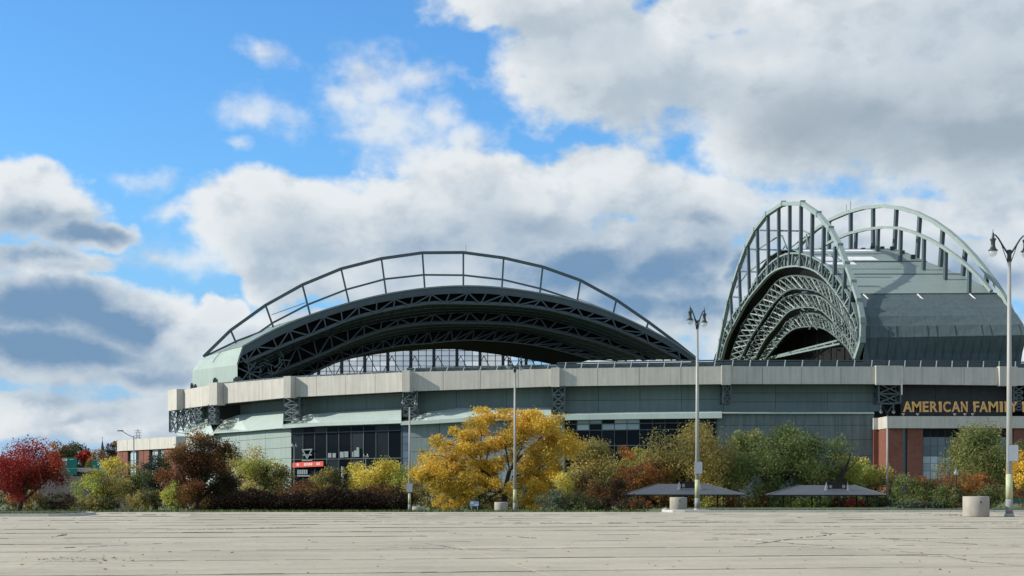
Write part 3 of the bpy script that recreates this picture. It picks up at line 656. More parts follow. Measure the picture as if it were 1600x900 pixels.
# sign
sg = empty('stadium_sign', (X(1411, 398), 398, Z(644, 398)), 'large gold capital letters mounted on the dark wall above the brick entrance', 'sign')
LET = [('A', 1411, 1424.5), ('M', 1425, 1439), ('E', 1441.5, 1450.5), ('R', 1453, 1464.5), ('I', 1467, 1471), ('C', 1473.5, 1485), ('A', 1486.5, 1500), ('N', 1501.5, 1511.5), ('F', 1521, 1529.6), ('A', 1530, 1543), ('M', 1544.5, 1559),
       ('I', 1562, 1566.5), ('L', 1569.5, 1578), ('Y', 1577.5, 1589.5), ('F', 1597.5, 1606), ('I', 1608.5, 1613), ('E', 1616, 1625), ('L', 1628, 1637), ('D', 1639, 1651)]
for ch, xa, xb in LET:
    cu = bpy.data.curves.new('letter', 'FONT'); cu.body = ch; cu.extrude = 0.08; cu.offset = 0.022; tmp = bpy.data.objects.new('tmp', cu); COL.objects.link(tmp)
    bpy.context.view_layer.update(); dg = bpy.context.evaluated_depsgraph_get(); me = bpy.data.meshes.new_from_object(tmp.evaluated_get(dg)); bpy.data.objects.remove(tmp)
    co = np.array([v.co[:] for v in me.vertices]); mn, mx_ = co.min(0), co.max(0); d = 398.0
    for v in me.vertices:
        u = (v.co.x - mn[0]) / (mx_[0] - mn[0]); w_ = (v.co.y - mn[1]) / (mx_[1] - mn[1])
        v.co = Vector((X(lerp(xa, xb, u), d), d - (v.co.z - mn[2]) * 2, Z(lerp(643.8, 627.4, w_), d))) - sg.location
    me.materials.clear(); me.materials.append(MAT['gold']); me.name = 'letter'; o = bpy.data.objects.new('letter', me); COL.objects.link(o); o.parent = sg
m = MB()
for yy in (629, 642): m.bar((X(1410, 398.3), 398.3, Z(yy, 398.3)), (X(1655, 398.3), 398.3, Z(yy, 398.3)), .12)
m.build('rail', 'black_metal', sg)

# ------------------------------------------------------------------ left roof
lr = empty('retractable_roof', (X(720, 480), 480, ZP), 'wide low arched roof panel section with dark truss face on the left of the stadium', 'roof')
PF = Plane((X(371, 468), 468), (X(1090, 488), 488))         # truss face
def curve(pts, n): return resample(pts, n)
T1 = [(380, 541), (430, 514.5), (485.6, 492), (546.7, 473), (603.6, 459.5), (663, 450.6), (716, 447), (771.7, 448.6), (835.6, 456.7), (902, 470.6), (958, 489.5), (1013, 514.5), (1052, 535), (1092, 563)]
B1 = [(376, 556), (433, 525.5), (485.6, 502), (546.7, 482.5), (602, 470), (660.5, 461.1), (714.8, 457.6), (769, 458.4), (821.7, 464.5), (874.5, 473.5), (924.5, 487.3), (974.5, 504), (1021.7, 527), (1066, 552), (1083, 564)]
Q1 = [(384, 567), (419, 551), (455, 536), (494, 521), (549.5, 499), (603.6, 485.3), (660.5, 475.6), (700, 474.2), (741, 475), (794, 477), (846.7, 482.5), (899.5, 494.5), (946.7, 509), (994, 528), (1038, 549), (1063, 562)]
T2 = [(392, 581), (440, 557), (471.7, 538), (521.7, 521.5), (580, 506), (635.6, 496.5), (690, 490), (741, 488), (791, 491), (844, 496.5), (894, 509), (941, 525.6), (985.6, 543.6), (1024.5, 562)]
B2 = [(398, 597), (449.5, 575.6), (502, 554.8), (557.8, 529.8), (613.4, 513), (669, 506), (721.7, 504.8), (769, 505.3), (819, 509), (869, 518.6), (919, 531), (963.4, 545), (1007.8, 561.7)]
T3 = [(420, 603), (474, 575.6), (530, 550.6), (613.4, 528.4), (669, 518.6), (720, 515.8), (763.4, 516), (835.6, 522.8), (891, 539.5), (944, 557.5), (965, 564)]
B3 = [(436, 606), (480, 586), (530, 563), (613.4, 542), (669, 536.7), (716, 532), (766, 532.5), (835.6, 539.5), (891, 552), (924.5, 561.7)]
OP = [(445, 610), (480, 583), (502, 575.6), (544, 561.7), (600, 552), (641, 547.8), (700, 545.6), (730, 547.8), (791, 556), (846.7, 566), (880, 574)]
def pl(plane, pts, n): return [plane.at(*p) for p in resample(pts, n)]
def chord(mb, pts, w, h=None):
    for a, b in zip(pts[:-1], pts[1:]): mb.bar(a, b, w, h)
def thick_ribbon(A, B, n):                               # solid band between two curves, thickness vector n
    m = MB(); A2 = [p + n for p in A]; B2_ = [p + n for p in B]; m.ribbon(A, B); m.ribbon(B2_, A2); m.ribbon(A2, A); m.ribbon(B, B2_); return m
back = Vector((0, 1, 0))
m = thick_ribbon(pl(PF, T1, 44), pl(PF, B1, 44), back * 1.2); m.build('fascia', 'steel_teal', lr)
def truss(root, plane, top, bot, n, tw, bw, material, bmat, deep, depth_dir, pattern='fan', ctop=True, skip=0):
    T, B = pl(plane, top, n + 1), pl(plane, bot, n + 1); m = MB()
    if ctop: chord(m, T, tw)
    chord(m, B, tw); T2_, B2_ = [p + depth_dir * deep for p in T], [p + depth_dir * deep for p in B]; chord(m, B2_, tw)
    t = m.build('truss', material, root)
    for i in range(skip, n + 1):
        q = MB(); q.bar(T[i], B[i], bw); q.build('strut', bmat, t)
        if i < n:
            q = MB()
            if (i % 2 == 0): q.bar(T[i + 1], B[i], bw)
            else: q.bar(T[i], B[i + 1], bw)
            q.build('brace', bmat, t)
            if i % 2 == 0: q = MB(); q.bar(B[i], B2_[i], bw * .8); q.build('cross_tie', bmat, t)
    return t
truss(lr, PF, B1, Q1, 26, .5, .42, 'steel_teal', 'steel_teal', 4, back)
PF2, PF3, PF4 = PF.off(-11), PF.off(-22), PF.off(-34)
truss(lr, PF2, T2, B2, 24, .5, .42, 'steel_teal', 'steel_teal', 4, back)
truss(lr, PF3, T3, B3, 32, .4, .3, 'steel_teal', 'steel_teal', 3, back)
for (a, pa, b, pb, nm) in [(Q1, PF, T2, PF2, 'nested_band'), (B2, PF2, T3, PF3, 'nested_band')]:
    A, B = pl(pa, a, 44), pl(pb, b, 44); thick_ribbon(A, B, Vector((0, .3, .9))).build(nm, 'steel_teal', lr)
    m = MB()
    for i in range(1, 43): m.bar(A[i] - Vector((0, .1, .25)), B[i] - Vector((0, .1, .25)), .22)
    for f in (.33, .66): chord(m, [p.lerp(q, f) - Vector((0, .1, .25)) for p, q in zip(A, B)], .25)
    m.build('purlins', 'steel_teal', lr)
for (a, b, pn) in [(B1, Q1, PF.off(-5)), (T2, B2, PF2.off(-5)), (T3, B3, PF3.off(-4))]:
    m = MB(); m.ribbon(pl(pn, [(x, y - 3) for x, y in a], 40), pl(pn, [(x, y + 2) for x, y in b], 40)); m.build('shade_sheet', 'interior_shade', lr)  # dark sheets added behind the webs, standing for the shade between them
m = MB(); m.ribbon(pl(PF3, B3, 40), pl(PF4, OP, 40)); m.ribbon(pl(PF4, OP, 40), pl(PF.off(-60), [(x, y - 1.5) for x, y in OP], 40)); m.build('soffit', 'interior_shade', lr)
# dark gear hanging in the left haunch
m = MB()
for k in range(26):
    x = R.uniform(386, 455); y = lerp(590, 560, (x - 386) / 69) + R.uniform(-14, 14); a = PF.off(-3).at(x, y); b = PF.off(-3).at(x + R.uniform(-22, 22), y + R.uniform(-16, 16)); m.bar(a, b, R.uniform(.2, .45))
m.build('haunch_bracing', 'steel_teal', lr)
m = MB(); pn = PF.off(-30); m.poly([pn.at(*q) for q in [(366, 609), (369, 568), (378, 548), (430, 524), (486, 505), (486, 582), (445, 609)]]); m.build('shade_sheet', 'interior_shade', lr)  # dark sheet added to stand for the shade in the haunch
for a, b in [((374, 566), (402, 556)), ((375, 556), (398, 574)), ((374, 600), (400, 566)), ((372, 575), (410, 592)), ((384, 545), (392, 598))]:
    m = MB(); m.bar(PF.off(-.5).at(*a), PF.off(-.5).at(*b), .45); m.build('haunch_strut', 'steel_teal', lr)
# skin: ruled surface from the face back to the outer edge
PB = Plane((X(300, 512), 512), (X(1090, 512), 512))
SB = [(322, 556.5), (345, 544), (365, 534), (402, 519), (440, 505), (480, 494), (540, 479), (600, 467), (660, 459), (716, 456), (771, 458), (835, 466), (900, 481), (960, 502), (1015, 525), (1055, 548), (1092, 574)]
Fr = [PF.at(371, 606), PF.at(371, 570), PF.at(375, 556)] + pl(PF, T1, 40); Bk = [PB.at(299.5, 610), PB.at(301, 579), PB.at(312, 563)] + pl(PB, SB, 40)
K = 8; rowsF = []
for i in range(len(Fr)): rowsF.append([Fr[i].lerp(Bk[i], k / K) + Vector((0, 0, .02)) for k in range(K + 1)])
for a in range(0, 3):
    for k in range(0, K, 4):
        m = MB(); m.ribbon([rowsF[a][q] for q in range(k, k + 5)], [rowsF[a + 1][q] for q in range(k, k + 5)]); m.build('end_cladding', 'clad', lr)
for a in range(3, len(Fr) - 1, 5):
    for k in range(0, K, 4):
        m = MB()
        for b in range(a, min(a + 5, len(Fr) - 1)): m.ribbon([rowsF[b][q] for q in range(k, k + 5)], [rowsF[b + 1][q] for q in range(k, k + 5)])
        m.build('roof_skin', 'roof_metal', lr)
m = MB()
for a in range(3, len(Fr), 5): chord(m, [p + Vector((0, 0, .15)) for p in rowsF[a]], .25)
chord(m, [rowsF[i][0] for i in range(1, len(Fr))], .5)
m.build('seam_rib', 'roof_metal', lr)
# upper tubular arch
NODE = [(318, 557.5), (360.5, 516), (415, 477), (472.5, 445), (533, 420), (596, 404), (660, 395), (724, 394.5), (787, 403), (848, 417), (907, 438), (963, 468.6), (1013, 503), (1060, 538), (1090, 562)]
FOOT = [None, (369, 533), (427, 508), (486, 494), (546.5, 475), (604, 461), (664, 452), (724, 449), (784, 452), (843, 461), (901, 473), (957, 492), (1008, 517), (1056, 540), None]
PT = Plane((X(318, 494), 494), (X(1090, 494), 494))
m = MB(); chord(m, [PT.at(*p) for p in NODE], .95, .95); tb = m.build('arch_tube', 'steel_teal', lr)
for a, b in zip(NODE, FOOT):
    if b: m = MB(); m.bar(PT.at(*a), PT.at(b[0], b[1] + 3), .75, .6); m.build('arch_post', 'steel_teal', lr)
m = MB(); chord(m, [PT.at(*p) for p in [(322, 556), (372, 532), (404, 520), (427, 504), (481, 476), (541, 452.5), (602, 436), (662, 429.5), (724, 430), (786, 437), (844.5, 451), (901, 469.5), (925, 478)]], .6, .6); m.build('arch_chord', 'steel_teal', lr)
for a, b in [((424, 492), (480, 472)), ((901, 466), (955, 487)), ((1009, 510), (1060, 540))]:
    m = MB(); m.bar(PT.at(*a), PT.at(*b), .22); m.build('cable', 'steel_pale', lr)
m = MB(); a = PT.at(728, 394); m.bar(a, a + Vector((0, 0, 2.6)), .12); m.build('lightning_rod', 'steel_teal', lr)
# rear window wall seen through the opening
rw = empty('rear_window_wall', (X(680, 600), 600, ZP), 'tall glazed lattice wall at the far side of the stadium seen under the left arch', 'window wall')
dr = 600.0
def outline_top(px): return float(np.interp(px, [470, 560, 640, 700, 780, 860], [585, 552, 540, 538, 545, 560]))
ys = [540, 548, 556, 564, 572, 580, 590]
m = MB()
for yy in ys: m.bar((X(480, dr), dr, Z(yy, dr)), (X(850, dr), dr, Z(yy, dr)), .25)
gr = m.build('grid', 'steel_dark', rw)
for k in range(31):
    px = 486 + k * 12; m = MB(); m.bar((X(px, dr), dr, Z(596, dr)), (X(px, dr), dr, Z(538, dr)), 1.3 if k % 3 == 1 else .32); m.build('mullion', 'steel_dark', rw)
for k in range(0, 30, 3):
    px = 486 + k * 12; m = MB(); m.bar((X(px, dr), dr + .5, Z(590, dr)), (X(px + 18, dr), dr + .5, Z(556, dr)), .3); m.bar((X(px + 36, dr), dr + .5, Z(590, dr)), (X(px + 18, dr), dr + .5, Z(556, dr)), .3); m.build('brace', 'steel_dark', rw)
for k in range(30):
    px = 486 + k * 12
    for a, b in zip(ys[:-1], ys[1:]):
        if R.random() < .8:
            m = MB(); m.box(X(px + .5, dr), X(px + 11.5, dr), dr + .7, dr + .8, Z(b - .4, dr), Z(a + .4, dr)); m.build('pane', 'glass_clear', rw)

# ------------------------------------------------------------------ right roof
rr = empty('retractable_roof', (120, 490, ZP), 'tall steep arched roof section on the right with pale trusses inside and teal curved shell', 'roof')
PR = Plane((104.2, 413), (104.2 - .116 * 100, 413 + .993 * 100))
TUBE = [(1121, 562), (1128, 523), (1138, 473), (1150, 432), (1165, 390), (1180, 360), (1197, 337), (1215, 322), (1233, 316.5), (1250, 316.5), (1270, 327), (1290, 347), (1308, 375), (1323, 413), (1335, 447), (1343, 473), (1348, 500), (1347, 533), (1338, 560)]
tube3 = pl(PR, TUBE, 20)
outw = Vector((-PR.u.y, PR.u.x, 0))                        # towards the sun (left)
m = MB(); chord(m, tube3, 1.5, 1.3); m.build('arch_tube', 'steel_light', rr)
for i in range(1, 19):
    m = MB(); c = tube3[i]; m.bar(c + Vector((0, 0, -.9)), c + Vector((0, 0, .9)), 1.7, 1.7); m.build('arch_joint', 'steel_pale', rr)
BT = [(1123, 560), (1133, 513), (1150, 483), (1167, 460), (1183, 433), (1200, 413), (1217, 400), (1233, 394.5), (1250, 395), (1267, 400), (1287, 412), (1307, 433), (1323, 458), (1333, 480), (1340, 507), (1341, 533), (1337, 558)]
BI = [(1126, 562), (1135, 530), (1150, 500), (1165, 473), (1183, 450), (1200, 431), (1216, 421), (1233, 417.5), (1250, 417.5), (1273, 425), (1293, 443), (1313, 470), (1330, 497), (1337, 517), (1340, 545), (1337, 560)]
def at_curve(pts, px, half):                               # y of a curve at a pixel column
    c = resample(pts, 120); return float(np.interp(px, [p[0] for p in sorted(c)], [p[1] for p in sorted(c)]))
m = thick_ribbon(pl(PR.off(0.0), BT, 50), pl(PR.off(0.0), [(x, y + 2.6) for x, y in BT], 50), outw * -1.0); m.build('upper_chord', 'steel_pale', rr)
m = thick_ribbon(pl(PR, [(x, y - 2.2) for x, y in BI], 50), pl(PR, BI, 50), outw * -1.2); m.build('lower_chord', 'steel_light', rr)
tt = MB(); tt.ribbon(pl(PR.off(1.6), BT, 50), pl(PR.off(1.6), BI, 50)); tt.build('truss_web_plate', 'roof_metal', rr)
T, B = pl(PR.off(.4), BT, 37), pl(PR.off(.4), BI, 37)
for i in range(36):
    m = MB(); m.bar(T[i], B[i], .7, .7); m.build('strut', 'steel_teal' if i % 2 else 'steel_pale', rr)
    m = MB(); m.bar(T[i] if i % 2 else B[i], B[i + 1] if i % 2 else T[i + 1], .45, .45); m.build('brace', 'steel_teal', rr)
# columns between the tube arch and the truss
for (px, y0_, y1_) in [(1141.7, 463, 513), (1155, 425, 487), (1169, 385, 460), (1183.3, 358, 441), (1200, 336, 428), (1216.7, 323, 417), (1234, 317, 414), (1251.7, 320, 416), (1269.5, 332, 418), (1287.5, 352, 430), (1305.5, 385, 445), (1320.5, 418, 467), (1331, 455, 490)]:
    m = MB(); a, b = PR.off(.2).at(px, y0_), PR.off(.2).at(px - (px - 1235) * .03, y1_); m.bar(a, b, 1.0, 1.35, up=PR.u.to_3d()); m.build('column', 'steel_teal', rr)
PR8 = PR.off(7)
for a, b in [((1188, 360), (1254, 361)), ((1172, 389.5), (1230, 391)), ((1155, 424), (1184, 425)), ((1146, 464), (1157, 465))]:
    m = MB(); m.bar(PR8.at(*a), PR8.at(*b), .6); m.build('tie_beam', 'steel_teal', rr)
for a, b in [((1170, 460), (1212, 395)), ((1180, 392), (1212, 372)), ((1170, 424), (1205, 400)), ((1222, 368), (1232, 394)), ((1212, 372), (1221, 368)), ((1250, 358), (1266, 366)), ((1260, 366), (1265, 394)), ((1226, 394), (1258, 370)), ((1150, 450), (1172, 420)), ((1285, 388), (1302, 402)), ((1196, 430), (1228, 382))]:
    m = MB(); m.bar(PR8.at(*a), PR8.at(*b), .42); m.build('tie_brace', 'steel_pale', rr)
# nested inner trusses
I2T = [(1140, 563), (1155, 520), (1172, 490), (1193, 467), (1213, 440), (1233, 431.7), (1253, 431), (1277, 436.7), (1297, 450), (1313, 473), (1327, 498), (1337, 520), (1339, 545)]
I2B = [(1156, 563), (1172, 530), (1186, 508), (1208, 475), (1233, 453.3), (1257, 451.7), (1280, 456.7), (1300, 473.3), (1320, 496.7), (1335, 526.7), (1338, 550)]
I3T = [(1163, 563), (1182, 525), (1200, 500), (1220, 470), (1243, 460), (1267, 460), (1287, 466.7), (1307, 486.7), (1327, 513.3), (1337, 535), (1338, 552)]
I3B = [(1178, 563), (1196, 530), (1210, 513.3), (1233, 486.7), (1257, 480), (1280, 483.3), (1300, 500), (1320, 523.3), (1333, 546.7), (1337, 560)]
I4T = [(1186, 563), (1205, 535), (1218, 520), (1235, 500), (1257, 490), (1280, 491.7), (1300, 506.7), (1323, 530), (1337, 558)]
I4B = [(1194, 563), (1213, 540), (1226, 525), (1243, 513.3), (1267, 510), (1287, 513.3), (1307, 526.7), (1325, 545), (1334, 562)]
for (a, b, w0, n) in [(I2T, I2B, 3.5, 34), (I3T, I3B, 6.5, 32), (I4T, I4B, 9.5, 30)]:
    pn = PR.off(w0); T, B = pl(pn, a, n + 1), pl(pn, b, n + 1); m = MB(); chord(m, T, .45); chord(m, B, .45); pn2 = PR.off(w0 + 2.2); T2_ = pl(pn2, [(x + 3, y + 1.5) for x, y in a], n + 1); B2_ = pl(pn2, [(x + 3, y - 2.5) for x, y in b], n + 1); chord(m, B2_, .4); chord(m, T2_, .4); t = m.build('truss', 'steel_mid', rr)
    for i in range(n):
        q = MB(); q.bar(T[i], B[i + 1], .34); q.build('brace', 'steel_white' if (i * 7 + n) % 3 == 0 else 'steel_pale', t)
        q = MB(); q.bar(T[i + 1], B[i], .34); q.build('brace', 'steel_mid', t)
        q = MB(); q.bar(T2_[i], B2_[i + 1], .3); q.bar(T2_[i + 1], B2_[i], .3); q.build('rear_brace', 'steel_mid', t)
        q = MB(); q.bar(B[i], B2_[i], .3); q.build('cross_tie', 'steel_pale', t)
m = MB(); rr2 = random.Random(5)
for k in range(150):
    w0 = rr2.choice((4.8, 5.6, 8.2, 11.0)); px = rr2.uniform(1150, 1330); top = at_curve(I2T, px, 0); bot = min(560, at_curve(I4B, px, 0) if 1194 < px < 1334 else 560)
    y = rr2.uniform(top + 3, bot); dx = rr2.choice((-1, 1)) * rr2.uniform(2, 9); pn = PR.off(w0); m.bar(pn.at(px, y), pn.at(px + dx, min(561, y + rr2.uniform(-2, 10))), rr2.uniform(.2, .42))
m.build('catwalk_bracing', 'steel_mid', rr)
def band(a, wa, b, wb, mt, nm):
    m = MB(); m.ribbon(pl(PR.off(wa), a, 44), pl(PR.off(wb), b, 44)); return m.build(nm, mt, rr)
band(BI, .8, I2T, 5.0, 'interior_shade', 'nested_band'); band(I2T, 6.5, I2B, 6.5, 'interior_shade', 'shade_sheet'); band(I2B, 6.0, I3T, 8.5, 'steel_dark', 'nested_band')  # recess bands and sheets blackened: their shade is put into the colour
band(I3T, 9.5, I3B, 9.5, 'interior_shade', 'shade_sheet'); band(I3B, 9.0, I4T, 11.5, 'steel_dark', 'nested_band'); band(I4T, 12.5, I4B, 12.5, 'interior_shade', 'shade_sheet')
band([(x, y) for x, y in I4B], 12.6, [(x + 6, y + 6) for x, y in I4B], 22, 'interior_shade', 'soffit')
m = MB(); pn = PR.off(40); pn = PR.off(22); m.poly([pn.pt(4, 30), pn.pt(176, 30), pn.pt(172, 54), pn.pt(150, 60), pn.pt(125, 72), pn.pt(90, 81), pn.pt(60, 75), pn.pt(20, 58), pn.pt(8, 50)]); m.build('inner_wall', 'interior_shade', rr)
for (dy) in (0, 6):
    m = MB(); m.bar(PR.off(12).at(1190, 562 + dy * .2), PR.off(12).at(1313, 531 + dy), .6); m.build('track_beam', 'steel_pale', rr)
for k in range(9):
    a, b = PR.off(12).at(1196 + k * 13, 560.5 - k * 3.3), PR.off(12).at(1200 + k * 13, 561.5 - k * 2.8 + 1); m = MB(); m.bar(a, b, .4); m.build('track_tie', 'steel_pale', rr)
for k in range(6): m = MB(); p = PR.off(20); a = p.pt(60 + k * 14, 34); m.bar(a, a + Vector((0, 0, 36)), .5); m.build('inner_post', 'steel_dark', rr)
# shell: profile along s, extruded across w
PROF = [(0, 33), (-2, 41), (-4.3, 45.8), (0.5, 52.2), (8.5, 57.0), (11, 60), (24, 66), (38, 71.3), (53, 76.6), (70, 83), (90, 86), (108, 84), (127, 76), (150, 66), (169, 60), (176, 57), (181, 52), (185, 45), (181, 33)]
WW = 45.0; NWs = 4
FS0 = [8, 5.5, 4.2, 5, 10, 13, 25]
_f = [(FS0[i] if i < 7 else p[0], p[0], p[1]) for i, p in enumerate(PROF)]
_mid = resample(_f[5:14], 22)
PFULL = _f[:3] + [(4.4, -2.5, 49.3), (5.2, .5, 52.4), (7.2, 4.0, 55.2), (10, 8, 57.8)] + _mid + _f[14:]
SEAM = [q[2] for q in _f]
PE = Plane((148.9, 414), (148.9 - .24, 414 + .971))
FS = {0: 8, 1: 5.5, 2: 4.2, 3: 5, 4: 10, 5: 13, 6: 25}
def shell(i, w):
    q = PFULL[i]; a = PR.off(1.0).pt(q[0], q[2]); b = PE.pt(q[1], q[2]); return a.lerp(b, w)
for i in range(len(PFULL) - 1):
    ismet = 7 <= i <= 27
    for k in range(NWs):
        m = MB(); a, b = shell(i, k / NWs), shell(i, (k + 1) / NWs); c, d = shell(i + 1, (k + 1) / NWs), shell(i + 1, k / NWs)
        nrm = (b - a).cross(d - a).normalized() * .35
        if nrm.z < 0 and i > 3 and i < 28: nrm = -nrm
        m.hexa([a - nrm, b - nrm, c - nrm, d - nrm], [a, b, c, d]); m.build('roof_skin' if ismet else 'wall_cladding', 'roof_metal' if ismet else 'clad_shell_shade', rr)
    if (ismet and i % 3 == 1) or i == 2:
        m = MB(); m.bar(shell(i, 0) + Vector((0, -.05, .15)), shell(i, 1) + Vector((0, -.05, .15)), .22, .2); m.build('seam_rib', 'steel_teal' if ismet else 'clad_shell_shade', rr)
# horizontal and vertical seams on the end wall, white vents
m = MB()
for k in range(17):
    w = (k + .5) / 17 + R.uniform(-.01, .01)
    for i in (0, 1, 2)[:R.choice((2, 2, 3))]: m.bar(shell(i, w) + Vector((0, -.08, 0)), shell(i + 1, w) + Vector((0, -.08, 0)), .22, .16)
m.build('wall_seam', 'steel_teal', rr)
for (px, py) in [(1361, 468.5), (1452.5, 471), (1541, 472)]:
    w = (px - 1348) / (1585 - 1348) * .98; a = shell(6, w).lerp(shell(7, w), .8) + Vector((0, -.5, .3)); m = MB(); m.bar(a, a + Vector((1.8, -1.4, -2.2)), .5, .35); m.build('vent', 'white_paint', rr)
# white membrane sheets on the crown
def shell_at(s_, w, lift=.12):
    z = float(np.interp(s_, [p[0] for p in PROF[4:15]], [p[1] for p in PROF[4:15]])); v = PR.off(1.0).pt(s_, z).lerp(PE.pt(s_, z), w); return v + Vector((0, -lift * .3, lift))
for i, (s0, s1) in enumerate([(53.3, 61), (61.5, 69.7), (70.2, 78), (78.5, 88)]):
    for k, (w0, w1) in enumerate([(.04, .22), (.225, .42), (.425, .60), (.605, .78)]):
        if (i, k) in ((0, 3), (3, 3)): continue
        m = MB(); q = [shell_at(s0, w0), shell_at(s0, w1), shell_at(s1, w1), shell_at(s1, w0)]; m.hexa([p - Vector((0, 0, .1)) for p in q], q); m.build('membrane_sheet', 'membrane', rr)
for k, (w0, w1) in enumerate([(.06, .2), (.21, .33)]):
    m = MB(); q = [shell_at(46, w0), shell_at(46, w1), shell_at(52.6, w1 + .02), shell_at(52.6, w0)]; m.hexa([p - Vector((0, 0, .1)) for p in q], q); m.build('membrane_sheet', 'membrane', rr)
# rear tube arch = the same arch at the far end of the shell
prof = [((p - Vector((*PR.A, 0))).to_2d().dot(PR.u), p.z) for p in tube3]
tr3 = [PE.at(*q) for q in resample([(1590, 548), (1592, 522), (1577, 480), (1567, 460), (1542, 425), (1508, 385), (1470, 353), (1433, 333), (1397, 323.5), (1363, 322.5), (1327, 331), (1293, 346), (1262, 370), (1240, 396), (1225, 425)], 20)]; m = MB(); chord(m, tr3, 1.4, 1.2); m.build('arch_tube', 'steel_light', rr)
def row_at(pts3, px):                                      # picture row at which a chain of points passes a column, nearer side
    q = [(800 + F * p.x / p.y, YH - F * (p.z - CH) / p.y) for p in pts3]
    for a, b in zip(q[:-1], q[1:]):
        if min(a[0], b[0]) <= px <= max(a[0], b[0]): return a[1] + (b[1] - a[1]) * (px - a[0]) / (b[0] - a[0] + 1e-6)
    return None
rear_edge = [shell(i, .98) for i in range(5, len(PFULL))]
def column_between(chain, plane, px, lean, w_, edge):
    y0_ = row_at(chain, px); y1_ = row_at(edge, px + lean)
    if y0_ is None or y1_ is None or y1_ - y0_ < 6: return
    m = MB(); m.bar(plane.at(px, y0_), plane.at(px + lean, y1_ + 2), w_, w_ * 1.2, up=plane.u.to_3d()); m.build('column', 'steel_teal', rr)
for (px, dx) in [(1262, 0), (1295.5, 0), (1329.3, 0), (1364.3, 0), (1401, -3.5), (1437.5, -4.5), (1473.5, -4.5), (1509, -5), (1543, -4)]: column_between(tr3[2:], PE, px, dx, 1.1, rear_edge)
PG = PE.off(-8)
inner = [PG.at(*p) for p in resample([(1262, 398), (1285, 385), (1307, 373), (1333, 363), (1363, 357), (1397, 355), (1433, 365), (1467, 382), (1500, 405), (1530, 433), (1549, 455)], 14)]
m = MB(); chord(m, inner, 1.0, .9); m.build('inner_arch_tube', 'steel_light', rr)
inner_edge = [shell(i, .80) for i in range(5, len(PFULL))]
for px in (1337.7, 1372.3, 1407.7, 1444, 1478, 1515): column_between(inner, PG, px, -1, .95, inner_edge)
for k in range(7):
    s_ = 55 + k * 7; m = MB(); c = shell_at(s_, .93, 0); m.box(c.x - .7, c.x + .7, c.y - .4, c.y + .4, c.z - .2, c.z + R.uniform(.8, 1.6)); m.build('roof_equipment', 'steel_dark', rr)
m = MB(); a = PE.at(1329, 329); m.bar(a, a + Vector((0, 0, 3.4)), .14); m.bar(a + Vector((-1.5, 0, 0)), a + Vector((-1.5, 0, 2.2)), .12); m.build('lightning_rod', 'steel_teal', rr)

# ------------------------------------------------------------------ brick annex at far left
an = empty('brick_annex', (-115, 405, terrain(-115, 405)), 'low brick annex with cream concrete cap at the left end of the stadium', 'building')
a0, a1 = Vector((X(183, 432), 432)), Vector((X(275, 398), 398)); au = Plane(a0, a1)
def aw(px0, px1, z0, z1, off, name, mt, parent=an, thick=3):
    p, q = au.off(-off).at(px0, 762), au.off(-off).at(px1, 762); m = MB(); m.slab((p.x, p.y), (q.x, q.y), z0, z1, z0, z1, thick); return m.build(name, mt, parent)
ZA, ZC = 16.0, 12.7
for (p0, p1) in [(183, 199), (199.4, 234), (234.4, 275)]: aw(p0, p1, ZC, ZA, 0, 'cap_panel', 'precast')
for (p0, p1) in [(183, 191), (191.4, 199.5), (217, 224), (224.6, 233), (256, 275)]: aw(p0, p1, -3, ZC, .5, 'brick_pier', 'brick')
aw(183, 275, -3, ZC, 1.6, 'brick_wall', 'soffit_dark')
for (p0, p1, cols) in [(199.5, 217, 4), (233, 256, 5)]:
    f = aw(p0, p1, 0, ZC - .1, 1.2, 'window', 'mullion')
    for c in range(cols):
        for (z0, z1) in ((0.2, 3.4), (3.6, 6.6), (6.8, 9.6), (9.8, 12.4)):
            q0, q1 = lerp(p0, p1, c / cols) + .25, lerp(p0, p1, (c + 1) / cols) - .25; aw(q0, q1, z0, z1, 1.1, 'pane', 'glass_pale' if (c + int(z0)) % 3 else 'glass_dark', f, .1)
m = MB(); p = au.off(-20).at(262, 762); m.box(X(183, 432) + .5, p.x, 436, 470, -3, 15); m.build('annex_body', 'brick', an)

